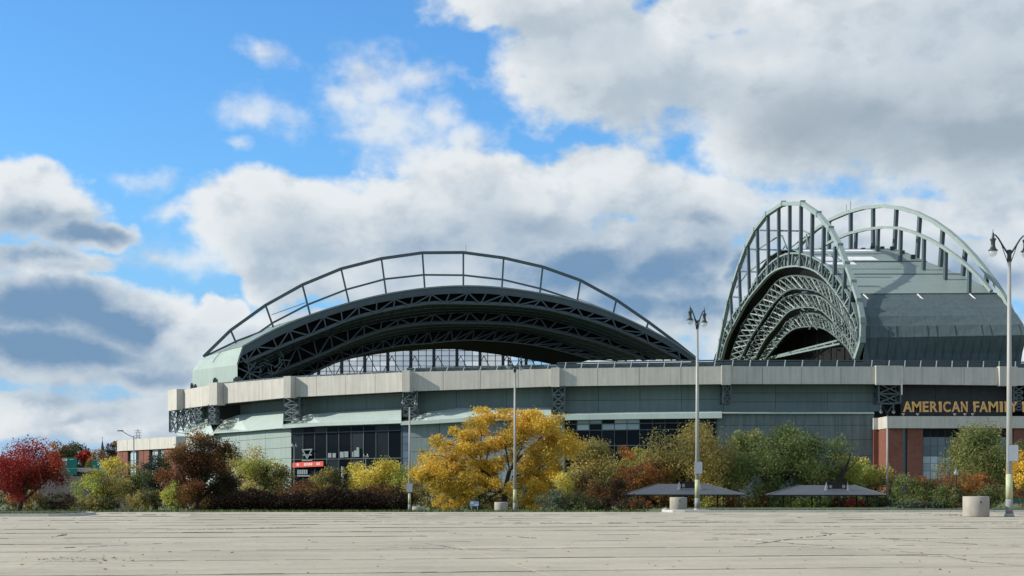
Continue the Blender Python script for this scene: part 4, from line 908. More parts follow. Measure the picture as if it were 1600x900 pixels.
# ------------------------------------------------------------------ street furniture
def lamp(px, ybase, ytop, d, ang, label, plate=None, scale=1.0, yellow=True, ang2=None):
    x = X(px, d); z0 = min(terrain(x, d), Z(ybase, d)); zt = Z(ytop, d); H = zt - z0
    root = empty('street_lamp', (x, d, z0), label, 'street lamp', 'tall twin lantern lamps of the parking lot'); m = MB()
    m.tube([(x, d, z0 + .0), (x, d, z0 + .15)], [.26, .24], 14); m.tube([(x, d, z0 + .15), (x, d, z0 + H * .5), (x, d, zt)], [.17, .125, .085], 14); m.build('pole', 'pole_grey', root, True)
    if yellow: m = MB(); m.tube([(x, d, z0 + .95), (x, d, z0 + 2.2)], [.174, .170], 14); m.build('reflective_band', 'pole_yellow', root, True); m = MB(); m.tube([(x, d, z0 + .1), (x, d, z0 + .9)], [.19, .185], 14); m.build('base_sleeve', 'pole_base', root, True)
    m = MB(); m.tube([(x, d, zt - .35), (x, d, zt + .25)], .11, 10); m.build('top_collar', 'lantern_dark', root, True)
    for s_, an_ in ((-1, ang), (1, ang2 if ang2 is not None else ang)):
        dx, dy = s_ * math.cos(an_), s_ * math.sin(an_)
        def q(r, h): return (x + dx * r, d + dy * r, zt + h)
        m = MB(); m.tube([q(.08, .05), q(.35, .42), q(.62, .82), q(.80, 1.0), q(.90, 1.0)], [.05, .045, .04, .035, .035], 6); m.tube([q(.05, -.5), q(.25, .0), q(.42, .45), q(.55, .72)], .022, 5); m.build('arm', 'lantern_dark', root, True)
        c = q(.93, 0); m = MB(); m.lathe(c, [(.012, 1.28), (.02, 1.12), (.06, 1.08), (.045, 1.0), (.075, .93), (.06, .84), (.15, .80), (.155, .74), (.11, .66), (.11, .42), (.16, .28), (.245, .20), (.245, .17)][::-1], 14)
        lo = m.build('lantern', 'lantern_dark', root, True); m = MB(); m.lathe(c, [(.05, -.14), (.15, -.08), (.215, .03), (.225, .166)], 14); m.build('lens', 'lantern_glass', lo, True)
    if plate:
        m = MB(); zc = Z(plate[1], d); w_, h_ = plate[2] / F * d / 2, plate[3] / F * d / 2; cx = x + plate[0] / F * d; m.box(cx - w_, cx + w_, d - .24, d - .21, zc - h_, zc + h_); m.build('plate', 'plate', root); m = MB(); m.box(cx - w_ * .8, cx + w_ * .8, d - .22, d + .1, zc - h_ * 1.12, zc - h_ * 1.02); m.build('plate_bracket', 'pole_grey', root)
    return root
lamp(1577, 807, 398, 73, math.radians(12), 'lamp with twin dark lanterns at the right edge beside the large round planter', (3, 708, 17, 25))
lamp(1089.5, 795, 506, 100, math.radians(50), 'lamp with twin dark lanterns and yellow foot band in front of the left shelter', (1, 731, 12, 18))
lamp(804.5, 800, 576, 138, math.radians(48), 'lamp standing in front of the big yellow tree')
lamp(640, 800, 631, 169, math.radians(40), 'lamp with small plate left of the yellow tree beside a dark hedge', (0, 762, 9, 13))
lamp(1386.5, 793, 645, 196, math.radians(10), 'slim pale lamp at the right end of the right shelter roof', None, yellow=False)
def small_lamp(px, ytop, ybase, d, label, dark=False):
    x = X(px, d); z0 = min(Z(ybase, d), terrain(x, d)); zt = Z(ytop, d); root = empty('lamp_post', (x, d, z0), label, 'lamp post'); mt = 'black_metal' if dark else 'pole_grey'
    m = MB(); m.tube([(x, d, z0), (x, d, zt)], [.11, .07], 8); m.build('pole', mt, root)
    for s_ in ((-1, 1) if not dark else (0,)):
        m = MB(); m.tube([(x, d, zt - .1), (x + s_ * .25, d, zt + .45), (x + s_ * .42, d, zt + .5)], .04, 5); m.build('arm', mt, root)
        m = MB(); m.lathe((x + s_ * .42, d, zt), [(.06, -.1), (.26, .05), (.26, .2), (.1, .5), (.03, .8)], 10); m.build('globe', 'lantern_glass', root, True)
small_lamp(459.5, 698, 800, 300, 'pale twin globe lamp at the left end of the glass wall behind the red banner')
small_lamp(571.5, 714, 800, 330, 'small twin globe lamp above the yellow bush before the glass wall')
small_lamp(1494, 742, 796, 150, 'thin black post lamp between the red topped shrubs near the planter', True)
fl = MB(); x = X(535, 340); fl.tube([(x, 340, -3), (x, 340, Z(729, 340))], .3, 8); fl = fl.build('flagpole', 'pole_grey'); tag(fl, 'bare pale pole before the dark lower part of the glass wall', 'pole')
# cobra-head road lamp
rl = empty('road_lamp', (X(209, 260), 260, terrain(-60, 260)), 'single arm road lamp rising in front of the brick annex', 'street lamp'); m = MB(); x = X(209, 260)
m.tube([(x, 260, -4), (x, 260, Z(681, 260))], [.16, .11], 8); m.build('pole', 'galvanised', rl)
m = MB(); m.tube([(x, 260, Z(683, 260)), (x - .9, 260, Z(680, 260)), (x - 1.7, 260, Z(676, 260)), (x - 2.1, 260, Z(673.5, 260))], .08, 6); m.build('arm', 'galvanised', rl)
m = MB(); m.hexa([(x - 3.0, 259.8, Z(673.8, 260)), (x - 2.0, 259.8, Z(674, 260)), (x - 2.0, 260.2, Z(674, 260)), (x - 3.0, 260.2, Z(673.8, 260))], [(x - 3.0, 259.8, Z(672.6, 260)), (x - 2.0, 259.8, Z(672.2, 260)), (x - 2.0, 260.2, Z(672.2, 260)), (x - 3.0, 260.2, Z(672.6, 260))]); m.build('lamp_head', 'black_metal', rl)

def planter(px, ybase, ytop, w, d, label, hole=True):
    x = X(px, d); zb = min(Z(ybase, d), terrain(x, d) + (.1 if 88 < d < 103 and px > 1000 else 0)); zt = Z(ytop, d); r = w / F * d / 2; h = zt - zb
    root = empty('round_planter', (x, d, zb), label, 'planter', 'round concrete planters'); m = MB()
    m.lathe((x, d, zb), [(r * .96, 0), (r, .05), (r, h - .06), (r * .97, h), (r * .80, h), (r * .79, h - .15)], 40); m.build('tub', 'planter', root, True)
    m = MB(); m.lathe((x, d, zb), [(r * .78, h - .2), (r * .78, h - .14), (r * .3, h - .10)], 20); m.build('soil', 'soil', root)
    if hole: m = MB(); m.tube([(x + r * .05, d - r - .012, zb + h * .72), (x + r * .05, d - r + .1, zb + h * .72)], .045, 10); m.build('lifting_socket', 'black_metal', root)
    return root
planter(1525, 807, 775.5, 40, 73, 'large round concrete planter on the lot beside the nearest lamp at right')
planter(1060, 797.5, 777, 27, 97, 'round concrete planter on the kerb nose before the left shelter')
planter(783, 801, 784.5, 21, 112, 'round concrete planter below the big yellow tree', False)
planter(652.5, 801, 791.5, 17, 128, 'low round concrete planter right of the lamp beside the dark hedge', False)

def shelter(xl, xr_, rl_, rr_, ye, yr, d, label, posts):
    x0_, x1_ = X(xl, d), X(xr_, d); ze, zr = Z(ye, d), Z(yr, d); r0, r1 = X(rl_, d), X(rr_, d); dep = 6.0; zg = terrain((x0_ + x1_) / 2, d)
    root = empty('picnic_shelter', ((x0_ + x1_) / 2, d + dep / 2, zg), label, 'shelter', 'dark hip roofed picnic shelters')
    f0, f1, b0, b1 = Vector((x0_, d, ze)), Vector((x1_, d, ze)), Vector((x0_ + .8, d + dep, ze + .05)), Vector((x1_ - .8, d + dep, ze + .05)); R0, R1 = Vector((r0, d + dep * .55, zr)), Vector((r1, d + dep * .55, zr))
    n = 7
    for k in range(n):
        a, b = f0.lerp(f1, k / n), f0.lerp(f1, (k + 1) / n); c, e = R0.lerp(R1, (k + 1) / n), R0.lerp(R1, k / n)
        if k < n: m = MB(); m.hexa([a - Vector((0, 0, .05)), b - Vector((.01, 0, .05)), c - Vector((.01, 0, .05)), e - Vector((0, 0, .05))], [a, b - Vector((.01, 0, 0)), c - Vector((.01, 0, 0)), e]); m.build('roof_sheet', 'shelter_roof', root)
    m = MB(); m.poly([f0, R0, b0]); m.poly([f1, b1, R1]); m.poly([b0, R0, R1, b1]); m.build('roof_side', 'shelter_roof', root)
    m = MB(); m.bar(f0 + Vector((0, -.05, -.08)), f1 + Vector((0, -.05, -.08)), .1, .14); m.bar(f0 + Vector((0, 0, -.08)), b0, .1, .14); m.bar(f1 + Vector((0, 0, -.08)), b1, .1, .14); m.bar(b0, b1, .1, .14); m.build('eave_beam', 'black_metal', root)
    m = MB(); m.bar(f0 + Vector((0, -.02, .02)), R0 + Vector((0, -.02, .03)), .09, .05); m.bar(f1 + Vector((0, -.02, .02)), R1 + Vector((0, -.02, .03)), .09, .05); m.build('hip_ridge', 'shelter_trim', root)
    for px in posts:
        for dd in (.5, dep - .6):
            x = X(px, d); m = MB(); m.bar((x, d + dd, zg - .3), (x, d + dd, ze), .16); m.build('post', 'black_metal', root)
    return root
def roof_rack(xl, xr_, yt, yb, d, label):
    x0_, x1_ = X(xl, d), X(xr_, d); zt, zb = Z(yt, d), Z(yb, d); root = empty('roof_rack', ((x0_ + x1_) / 2, d, zb), label, 'rack', 'small dark racks on the shelter roofs')
    m = MB(); m.box(x0_ + .4, x1_ - .35, d, d + .08, zt + .05, zt + .2); m.box(x0_ + .4, x1_ - .35, d, d + .08, zb + .25, zb + .38); m.box(x0_ + .4, x0_ + .55, d, d + .08, zb + .2, zt + .3); m.box(x1_ - .5, x1_ - .35, d, d + .08, zb + .2, zt + .3); m.box(lerp(x0_, x1_, .3), lerp(x0_, x1_, .72), d + .1, d + .15, zb + .35, zt + .1); m.build('frame', 'black_metal', root)
    for x, s_ in ((x0_ + .1, 1), (x1_ - .15, -1)):
        m = MB(); m.hexa([(x - .16, d - .1, zb - .05), (x + .16, d - .1, zb - .05), (x + .16, d + .1, zb - .05), (x - .16, d + .1, zb - .05)], [(x + .06 * s_, d - .02, zt + .2), (x + .12 * s_, d - .02, zt + .2), (x + .12 * s_, d + .04, zt + .2), (x + .06 * s_, d + .04, zt + .2)]); m.build('bracket', 'galvanised', root)
shelter(973, 1164, 1032, 1108, 772.5, 756, 176, 'dark hip roofed shelter behind the planter and lamp on the kerb nose', (982, 1003, 1131, 1156))
shelter(1199, 1385, 1257, 1344, 773, 758, 176, 'dark hip roofed shelter between the green tree and the slim pale lamp', (1212, 1237, 1283, 1355, 1372))
roof_rack(1059, 1096, 755, 766, 177.5, 'dark rack with pale end brackets on the left shelter roof')
roof_rack(1289, 1327, 756, 767, 177.5, 'dark rack with pale end brackets on the right shelter roof')
# small blue-white notice under the yellow tree, green bench at right
nb = empty('notice_board', (X(741, 108), 108, terrain(-3, 108)), 'small blue and white notice board under the big yellow tree', 'sign'); m = MB(); d = 108; m.box(X(734.5, d), X(748, d), d, d + .05, Z(791, d), Z(783.5, d)); m.build('board', 'sign_blue', nb)
m = MB(); m.box(X(735.5, d), X(740, d), d - .012, d, Z(787, d), Z(784.3, d)); m.box(X(741.5, d), X(747, d), d - .012, d, Z(790, d), Z(788, d)); m.build('print', 'white_paint', nb)
for px in (737, 746): m = MB(); m.bar((X(px, d), d + .08, terrain(-3, d)), (X(px, d), d + .08, Z(785, d)), .06); m.build('leg', 'galvanised', nb)
bn = empty('park_bench', (X(1590, 130), 130, terrain(46, 130)), 'dark green bench under the yellow tree at the right edge', 'bench'); d = 130; zg = terrain(46, d)
for k in range(3): m = MB(); m.box(X(1578, d), X(1606, d), d + k * .18, d + k * .18 + .14, zg + .5, zg + .56); m.build('seat_slat', 'bin_green', bn)
for k in range(3): m = MB(); m.box(X(1578, d), X(1606, d), d + .55, d + .6, zg + .62 + k * .14, zg + .73 + k * .14); m.build('back_slat', 'bin_green', bn)
for px in (1580, 1604): m = MB(); m.box(X(px, d) - .04, X(px, d) + .04, d, d + .6, zg, zg + .5); m.build('leg', 'bin_green', bn)

# ------------------------------------------------------------------ far left: highway signs, wall, steeple, pylon
hs = empty('sign_gantry', (X(135, 290), 290, terrain(-80, 290)), 'grey highway gantry behind the red tree carrying green road signs', 'sign gantry'); d = 290
m = MB(); m.bar((X(96, d), d, Z(732, d)), (X(192, d), d, Z(733, d)), .35); m.bar((X(96, d), d, Z(735.5, d)), (X(192, d), d, Z(736, d)), .3)
for k in range(16): m.bar((X(96 + k * 6, d), d, Z(732, d)), (X(99 + k * 6, d), d, Z(736, d)), .18); m.bar((X(99 + k * 6, d), d, Z(736, d)), (X(102 + k * 6, d), d, Z(732, d)), .18)
m.build('truss', 'galvanised', hs)
for px in (98, 190): m = MB(); m.bar((X(px, d), d, -4), (X(px, d), d, Z(731, d)), .5); m.build('post', 'galvanised', hs)
def rsign(x0_, x1_, y0_, y1_, label, marks):
    root = empty('road_sign', (X((x0_ + x1_) / 2, d), d - .6, Z(y1_, d)), label, 'road sign'); m = MB(); m.box(X(x0_, d), X(x1_, d), d - .6, d - .5, Z(y1_, d), Z(y0_, d)); m.build('panel', 'sign_green', root)
    m = MB()
    for (a, b, c, e) in marks: m.box(X(a, d), X(b, d), d - .64, d - .605, Z(e, d), Z(c, d))
    m.build('marks', 'white_paint', root)
rsign(96, 121.5, 715, 730.5, 'upper green road sign with white shield beside the red tree', [(98.5, 99.5, 716.8, 719.8), (99.5, 105.5, 716.2, 720.4), (105.5, 106.6, 716.8, 719.8), (103.8, 105.2, 722.5, 727), (110, 117, 717.5, 718.2)])
rsign(96, 121.5, 732.5, 742, 'lower green road sign with white diagonal arrow beside the red tree', [])
m = MB(); m.bar((X(106.5, d), d - .68, Z(733.5, d)), (X(111, d), d - .68, Z(737.5, d)), .42, .04); o = m.build('arrow', 'white_paint', [c for c in bpy.data.objects if c.name.startswith('road_sign')][-1])
rsign(143.5, 168, 720, 731.5, 'green road sign with small white lettering above the yellow green bush', [(153, 163, 722, 722.8), (154, 156, 724.5, 727), (158, 159, 724, 727.5), (157, 159.5, 728.5, 731), (161, 164, 723.5, 725)])
rwl = MB(); d = 215; rwl.box(X(60, d), X(205, d), d, d + 1, -5, Z(744, d)); o = rwl.build('retaining_wall', 'stone_wall'); tag(o, 'long brown grey roadside wall behind the shrubs at left', 'wall')
st = empty('church_steeple', (X(160, 900), 900, 0), 'dark pointed church steeple far away above the trees', 'steeple'); d = 900; x = X(160, d)
m = MB(); m.lathe((x, d, 0), [(1.35, Z(704, d)), (.75, Z(696, d)), (.05, Z(687, d))], 8); m.build('spire', 'steel_dark', st)
m = MB(); m.box(x - 1.5, x + 1.5, d - 1.5, d + 1.5, 0, Z(703.5, d)); m.build('tower', 'stone_wall', st); m = MB(); m.bar((x, d, Z(687, d)), (x, d, Z(683, d)), .2); m.build('finial', 'steel_dark', st)
py = empty('lattice_mast', (X(215.5, 480), 480, 0), 'thin lattice mast poking above the roof of the brick annex', 'mast'); d = 480; x = X(215.5, d); m = MB()
for s_ in (-1, 1): m.bar((x + s_ * .9, d, Z(690, d)), (x + s_ * .15, d, Z(671, d)), .18)
for yy in (673, 676, 680, 684): m.bar((x - 1.3 + (yy - 671) * .02, d, Z(yy, d)), (x + 1.3, d, Z(yy, d)), .13)
m.bar((x - .7, d, Z(686, d)), (x + .5, d, Z(680, d)), .12); m.bar((x + .7, d, Z(686, d)), (x - .5, d, Z(680, d)), .12); m.build('mast_frame', 'galvanised', py)

# ------------------------------------------------------------------ trees and shrubs
def leaf_mesh(name, pts, size, cols, parent, elong=1.0):
    n = len(pts); a = NR.normal(size=(n, 3)); a /= np.linalg.norm(a, axis=1)[:, None]; b = NR.normal(size=(n, 3)); b -= (a * b).sum(1)[:, None] * a; b /= np.linalg.norm(b, axis=1)[:, None]
    s_ = size * NR.uniform(.6, 1.35, (n, 1)); a = a * s_ * .5 * elong; b = b * s_ * .32
    v = np.stack([pts - a, pts + b, pts + a, pts - b], 1).reshape(-1, 3); o_ = origin(parent); v -= np.array(o_)
    me = bpy.data.meshes.new(name); me.vertices.add(4 * n); me.vertices.foreach_set('co', v.ravel()); me.loops.add(4 * n); me.loops.foreach_set('vertex_index', np.arange(4 * n, dtype=np.int32)); me.polygons.add(n); me.polygons.foreach_set('loop_start', np.arange(0, 4 * n, 4, dtype=np.int32))
    me.update(calc_edges=True); at = me.attributes.new('leaf_colour', 'FLOAT_COLOR', 'POINT'); c4 = np.ones((4 * n, 4)); c4[:, :3] = np.repeat(cols, 4, 0); at.data.foreach_set('color', c4.ravel())
    me.materials.append(MAT['leaf']); o = bpy.data.objects.new(name, me); COL.objects.link(o); o.parent = parent; return o
PAL = dict(red=[(.38, .045, .032), (.28, .03, .025), (.46, .10, .04), (.19, .024, .02)], scarlet=[(.42, .03, .02), (.32, .02, .02)], maroon=[(.060, .030, .014), (.075, .034, .015), (.042, .030, .013), (.034, .034, .014)],
           brown=[(.20, .085, .03), (.173, .079, .037), (.235, .102, .037), (.117, .055, .028), (.282, .157, .055)], orange=[(.408, .168, .036), (.300, .120, .036), (.216, .120, .036), (.144, .108, .036)], rust=[(.286, .104, .033), (.208, .078, .026), (.130, .078, .026), (.091, .091, .033)],
           yellow=[(.76, .51, .065), (.69, .42, .05), (.80, .58, .12), (.50, .36, .06)], gold=[(.660, .540, .084), (.540, .456, .072), (.408, .360, .060), (.744, .600, .120)], lime=[(.435, .464, .087), (.348, .392, .072), (.522, .493, .116), (.232, .275, .058)],
           pale=[(.501, .445, .167), (.390, .362, .125), (.306, .264, .097), (.612, .515, .209)], olive=[(.331, .269, .079), (.261, .226, .070), (.435, .331, .087), (.191, .183, .061)], green=[(.174, .215, .064), (.133, .180, .052), (.249, .261, .087), (.099, .137, .044)],
           dark=[(.075, .085, .030), (.058, .068, .026), (.100, .105, .038)], spruce=[(.036, .060, .048), (.048, .078, .060)], juniper=[(.091, .124, .085), (.065, .098, .065), (.117, .143, .091)])
def plant(name, label, cat, cx, hw, yt, yb, d, pals, group=None, dens=1.0, lump=.30, trunk=None, base=None, leaf=None, open_=.0, weep=0.0, flat=1.0, clumps=None, cone=False):
    """crown of leaf clumps spread through a volume whose width, top and foot are given, on a trunk with limbs"""
    x = X(cx, d); zg = terrain(x, d); rx = hw * 1.07 / F * d; zt = Z(yt - 1, d); zb = Z(yb, d); rz = (zt - zb) / 2; zc = (zt + zb) / 2; ry = rx * flat
    root = empty(name, (x, d, zg), label, cat, group); area = math.pi * hw * (yb - yt) / 2
    K_ = clumps or max(12, min(130, int(area / (lump * min(hw, (yb - yt) / 2) * 1.0) ** 2 * .95))); C = []
    while len(C) < K_:
        u = NR.normal(size=3); u /= np.linalg.norm(u); r = NR.uniform(.35, 1) ** .5 if NR.random() > .15 else NR.uniform(0, .5); p = u * r
        if cone and abs(p[0]) > (1 - p[2]) * .55 + .05: continue
        if p[2] < -.2 and NR.random() < .2: continue
        C.append(p)
    C = np.array(C); rr_ = min(rx, rz * 1.2) * lump * NR.uniform(.6, 1.35, K_); edge_ = 1 - rr_.mean() / max(rx, .1) * .5
    W_ = C * np.array([rx, ry, rz]) * edge_ + np.array([x, d, zc]); size = (leaf or 2.6) / F * d; per = area * 6.2 * dens / 4.2 / K_
    pts = []; cols = []; pk = [np.array(c) for q in pals for c in PAL[q]]; npal = len(pals)
    for i in range(K_):
        n = int(per * (rr_[i] / rr_.mean()) ** 2 * NR.uniform(.7, 1.2)) + 8; u = NR.normal(size=(n, 3)); u /= np.linalg.norm(u, axis=1)[:, None]; r = NR.uniform(.02, 1, (n, 1)) ** .5; q = u * r * rr_[i] * np.array([1.15, 1, .9]) * (1 + NR.normal(size=(n, 1)) * .15)
        if weep: q[:, 2] -= np.abs(NR.normal(size=n)) * rr_[i] * weep
        pts.append(W_[i] + q)
        if npal > 1:      # different palettes settle in different parts of the crown: left to right
            g_ = (C[i, 0] + 1) / 2 * npal + NR.normal() * .35; pp = PAL[pals[int(min(npal - 1, max(0, g_)))]]
        else: pp = PAL[pals[0]]
        bc = np.array(pp[NR.integers(len(pp))]); o_ = np.array(pp)[NR.integers(len(pp), size=n)]; c = bc * .72 + o_ * .28; cols.append(c * NR.uniform(.82, 1.18, (n, 1)) * NR.uniform(.72, 1.2))
    pts = np.vstack(pts); cols = np.clip(np.vstack(cols), 0, .9); keep = pts[:, 2] > zg + .02; leaf_mesh('crown' if trunk else 'foliage', pts[keep], size, cols[keep], root, 1.25 if not weep else 1.9)
    m = MB(); tr_ = trunk or .05; th = (zb - zg) + rz * .55 if trunk else rz * .5 + .2
    tops = sorted(range(K_), key=lambda i: NR.random())[:min(K_, 22 if trunk else 8)]; z1 = max(zg + .5, zg + (zb - zg) * .8 + rz * .2)
    bx = x + (base or 0) / F * d
    if trunk: m.tube([(bx, d, zg - .2), (bx + .05, d, zg + (z1 - zg) * .5), (bx + (x - bx) * .3, d, z1)], [tr_ * 1.25, tr_, tr_ * .85], 8)
    for i in tops:
        e = Vector(W_[i]); s0 = Vector((bx + (x - bx) * .3, d, z1 - .1 * R.random())) if trunk else Vector((x + (e.x - x) * .3, d + (e.y - d) * .2, zg)); mid = s0.lerp(e, .45) + Vector((R.gauss(0, .06 * rx), R.gauss(0, .06 * rx), .16 * rz + R.gauss(0, .05 * rz)))
        m.tube([s0, mid, e], [tr_ * .55, tr_ * .32, tr_ * .1], 5)
        if trunk:
            for _ in range(2): e2 = mid.lerp(e, R.uniform(.2, .7)) + Vector((R.gauss(0, .2 * rx), R.gauss(0, .2 * rx), R.uniform(.05, .3) * rz)); m.tube([mid.lerp(e, .1), e2], [tr_ * .22, tr_ * .06], 4)
    m.build('trunk' if trunk else 'stems', 'bark', root); return root
G1, G2, G3 = 'autumn trees in front of the stadium', 'shrubs along the edge of the lot', 'distant trees beyond the left road'
# far ones first
tm = MB()
plant('distant_tree', 'orange tipped green tree top beyond the highway, just right of the red tree', 'tree', 95, 26, 683, 745, 330, ['orange', 'dark'], G3, trunk=.3)
plant('distant_tree', 'dark green tree top beyond the highway left of the scarlet tree', 'tree', 120, 24, 691, 745, 340, ['dark'], G3, trunk=.3)
plant('distant_tree', 'small bright scarlet tree above the green road signs', 'tree', 130, 11, 702, 724, 310, ['scarlet'], G3, trunk=.2)
plant('distant_tree', 'olive and orange tree below the church steeple', 'tree', 150, 26, 703, 745, 320, ['olive', 'orange'], G3, trunk=.3)
plant('distant_tree', 'bare reddish tree against the left end of the brick annex', 'tree', 177, 14, 686, 730, 450, ['maroon', 'rust'], G3, dens=.6, trunk=.3)
plant('distant_tree', 'reddish tree low at the extreme left edge behind the red tree', 'tree', -12, 24, 696, 770, 300, ['red'], G3, trunk=.3)
fw_p = []; n_ = 26000
a_ = NR.uniform(-60, 330, n_); t_ = NR.uniform(0, 1, n_); d_ = NR.uniform(620, 700, n_); top = 742 - 16 * np.abs(np.sin(a_ * .061)) - 9 * np.abs(np.sin(a_ * .17 + 1)) - 5 * np.sin(a_ * .5); yy_ = top + (765 - top) * t_ ** 1.4
fo = empty('far_wood', (-200, 650, 0), 'hazy mixed autumn wood far off at the left horizon', 'wood', kind='stuff')
pp = np.array(PAL['olive'] + PAL['rust'] + PAL['dark'] + PAL['orange']); leaf_mesh('far_foliage', np.stack([(a_ - 800) / F * d_, d_, CH + (YH - yy_) / F * d_], 1), 1.6, pp[((a_ / 9).astype(int) * 7 + NR.integers(0, 4, n_)) % len(pp)], fo)['kind'] = 'stuff'
# main row, left to right
plant('maple_tree', 'crimson maple tree at the left edge with dark forked trunk', 'tree', 40, 62, 683, 794, 110, ['red', 'red'], G1, trunk=.2, base=-10, lump=.27, dens=1.15)
plant('small_tree', 'yellow green bushy tree below the green road signs', 'tree', 158, 44, 735, 796, 130, ['lime', 'olive'], G1, trunk=.1)
plant('small_tree', 'golden topped small tree left of the road lamp pole', 'tree', 176, 22, 714, 745, 150, ['gold'], G1, trunk=.1, dens=.7)
plant('small_tree', 'grey green loose tree in front of the brick annex window', 'tree', 207, 34, 720, 796, 134, ['olive', 'green'], G1, trunk=.1)
plant('spruce_tree', 'dark spruce like tree between the annex and the brown tree', 'tree', 244, 28, 704, 790, 142, ['spruce', 'dark'], G1, trunk=.15)
plant('oak_tree', 'broad dark brown oak with olive left side left of the teal wall', 'tree', 308, 60, 672, 798, 114, ['brown', 'brown', 'maroon'], G1, trunk=.17, lump=.27, dens=1.7)
plant('small_tree', 'short orange and green sapling at the foot of the brown oak', 'tree', 272, 22, 752, 800, 110, ['lime', 'rust'], G2, dens=.9)
plant('tall_shrub', 'pale yellow green tree right of the brown oak', 'tree', 390, 50, 694, 790, 192, ['pale', 'pale', 'lime'], G1, trunk=.15, dens=1.0)
plant('tall_shrub', 'pale slender treetop directly behind the brown oak', 'tree', 353, 17, 683, 770, 196, ['pale'], G1, trunk=.12)
plant('small_tree', 'small brownish dark tree at the left edge of the glass wall', 'tree', 430, 28, 715, 790, 190, ['dark', 'olive'], G1, trunk=.12)
plant('small_tree', 'round dark green tree before the low glass wall', 'tree', 512, 32, 729, 792, 188, ['olive', 'dark'], G1, trunk=.12)
plant('small_tree', 'bright yellow bushy tree before the glass wall left of the lamp', 'tree', 590, 50, 715, 790, 188, ['gold', 'gold', 'gold'], G1, trunk=.12, dens=1.1)
plant('small_tree', 'yellow green bush just left of the lamp beside the hedge', 'tree', 634, 28, 724, 790, 186, ['lime'], G1, trunk=.1)
for (cx, hw, yt, pal, lb) in [(470, 44, 751, ['rust'], 'rust orange shrub above the left part of the dark hedge'), (530, 34, 762, ['maroon', 'rust'], 'maroon and green shrub in the middle of the hedge'), (600, 46, 757, ['rust', 'maroon'], 'dark rust shrub under the bright yellow bush'), (402, 26, 762, ['olive'], 'low olive shrub at the foot of the pale yellow green tree'), (345, 26, 768, ['maroon'], 'dark russet shrub at the left end of the hedge beside the brown oak'), (565, 26, 764, ['rust', 'olive'], 'rust and olive shrub before the left side of the bright yellow bush'), (490, 24, 766, ['olive', 'maroon'], 'olive shrub poking above the hedge below the round dark green tree')]:
    plant('shrub', lb, 'shrub', cx, hw, yt, 800, 180, pal, G2)
# dark hedge
HD = 176.0; hd = empty('hedge', (X(470, HD), HD, terrain(-25, HD)), 'long dark maroon hedge at the lot edge left of the lamp with the small plate', 'hedge'); n_ = 46000; hx = NR.uniform(X(300, HD), X(644, HD), n_); hy = NR.uniform(HD - 3, HD + 3, n_)
ht = 1.0 + .16 * np.sin(hx * .51) + .09 * np.sin(hx * 1.37 + 1) + .07 * np.sin(hx * 3.1 + 2) + NR.normal(size=n_) * .07; ht *= np.clip(1 - ((hy - HD) / 3.6) ** 4, .2, 1); edge_l = np.clip((hx - X(300, HD)) / 2.2, .15, 1); hz = terrain(-25, HD) + (ht * 2.35 * edge_l) * NR.uniform(0, 1, n_) ** .6; pp = np.array(PAL['maroon'])
leaf_mesh('foliage', np.stack([hx, hy, hz], 1) , .24, pp[NR.integers(len(pp), size=n_)] * NR.uniform(.35, .7, (n_, 1)), hd); m = MB()
for k in range(30): x = lerp(X(303, HD), X(637, HD), k / 29); m.tube([(x, HD, -1.7), (x + R.gauss(0, .1), HD + R.gauss(0, .3), -.8), (x + R.gauss(0, .3), HD + R.gauss(0, .6), .3)], [.06, .04, .01], 5)
m.build('stems', 'bark', hd)
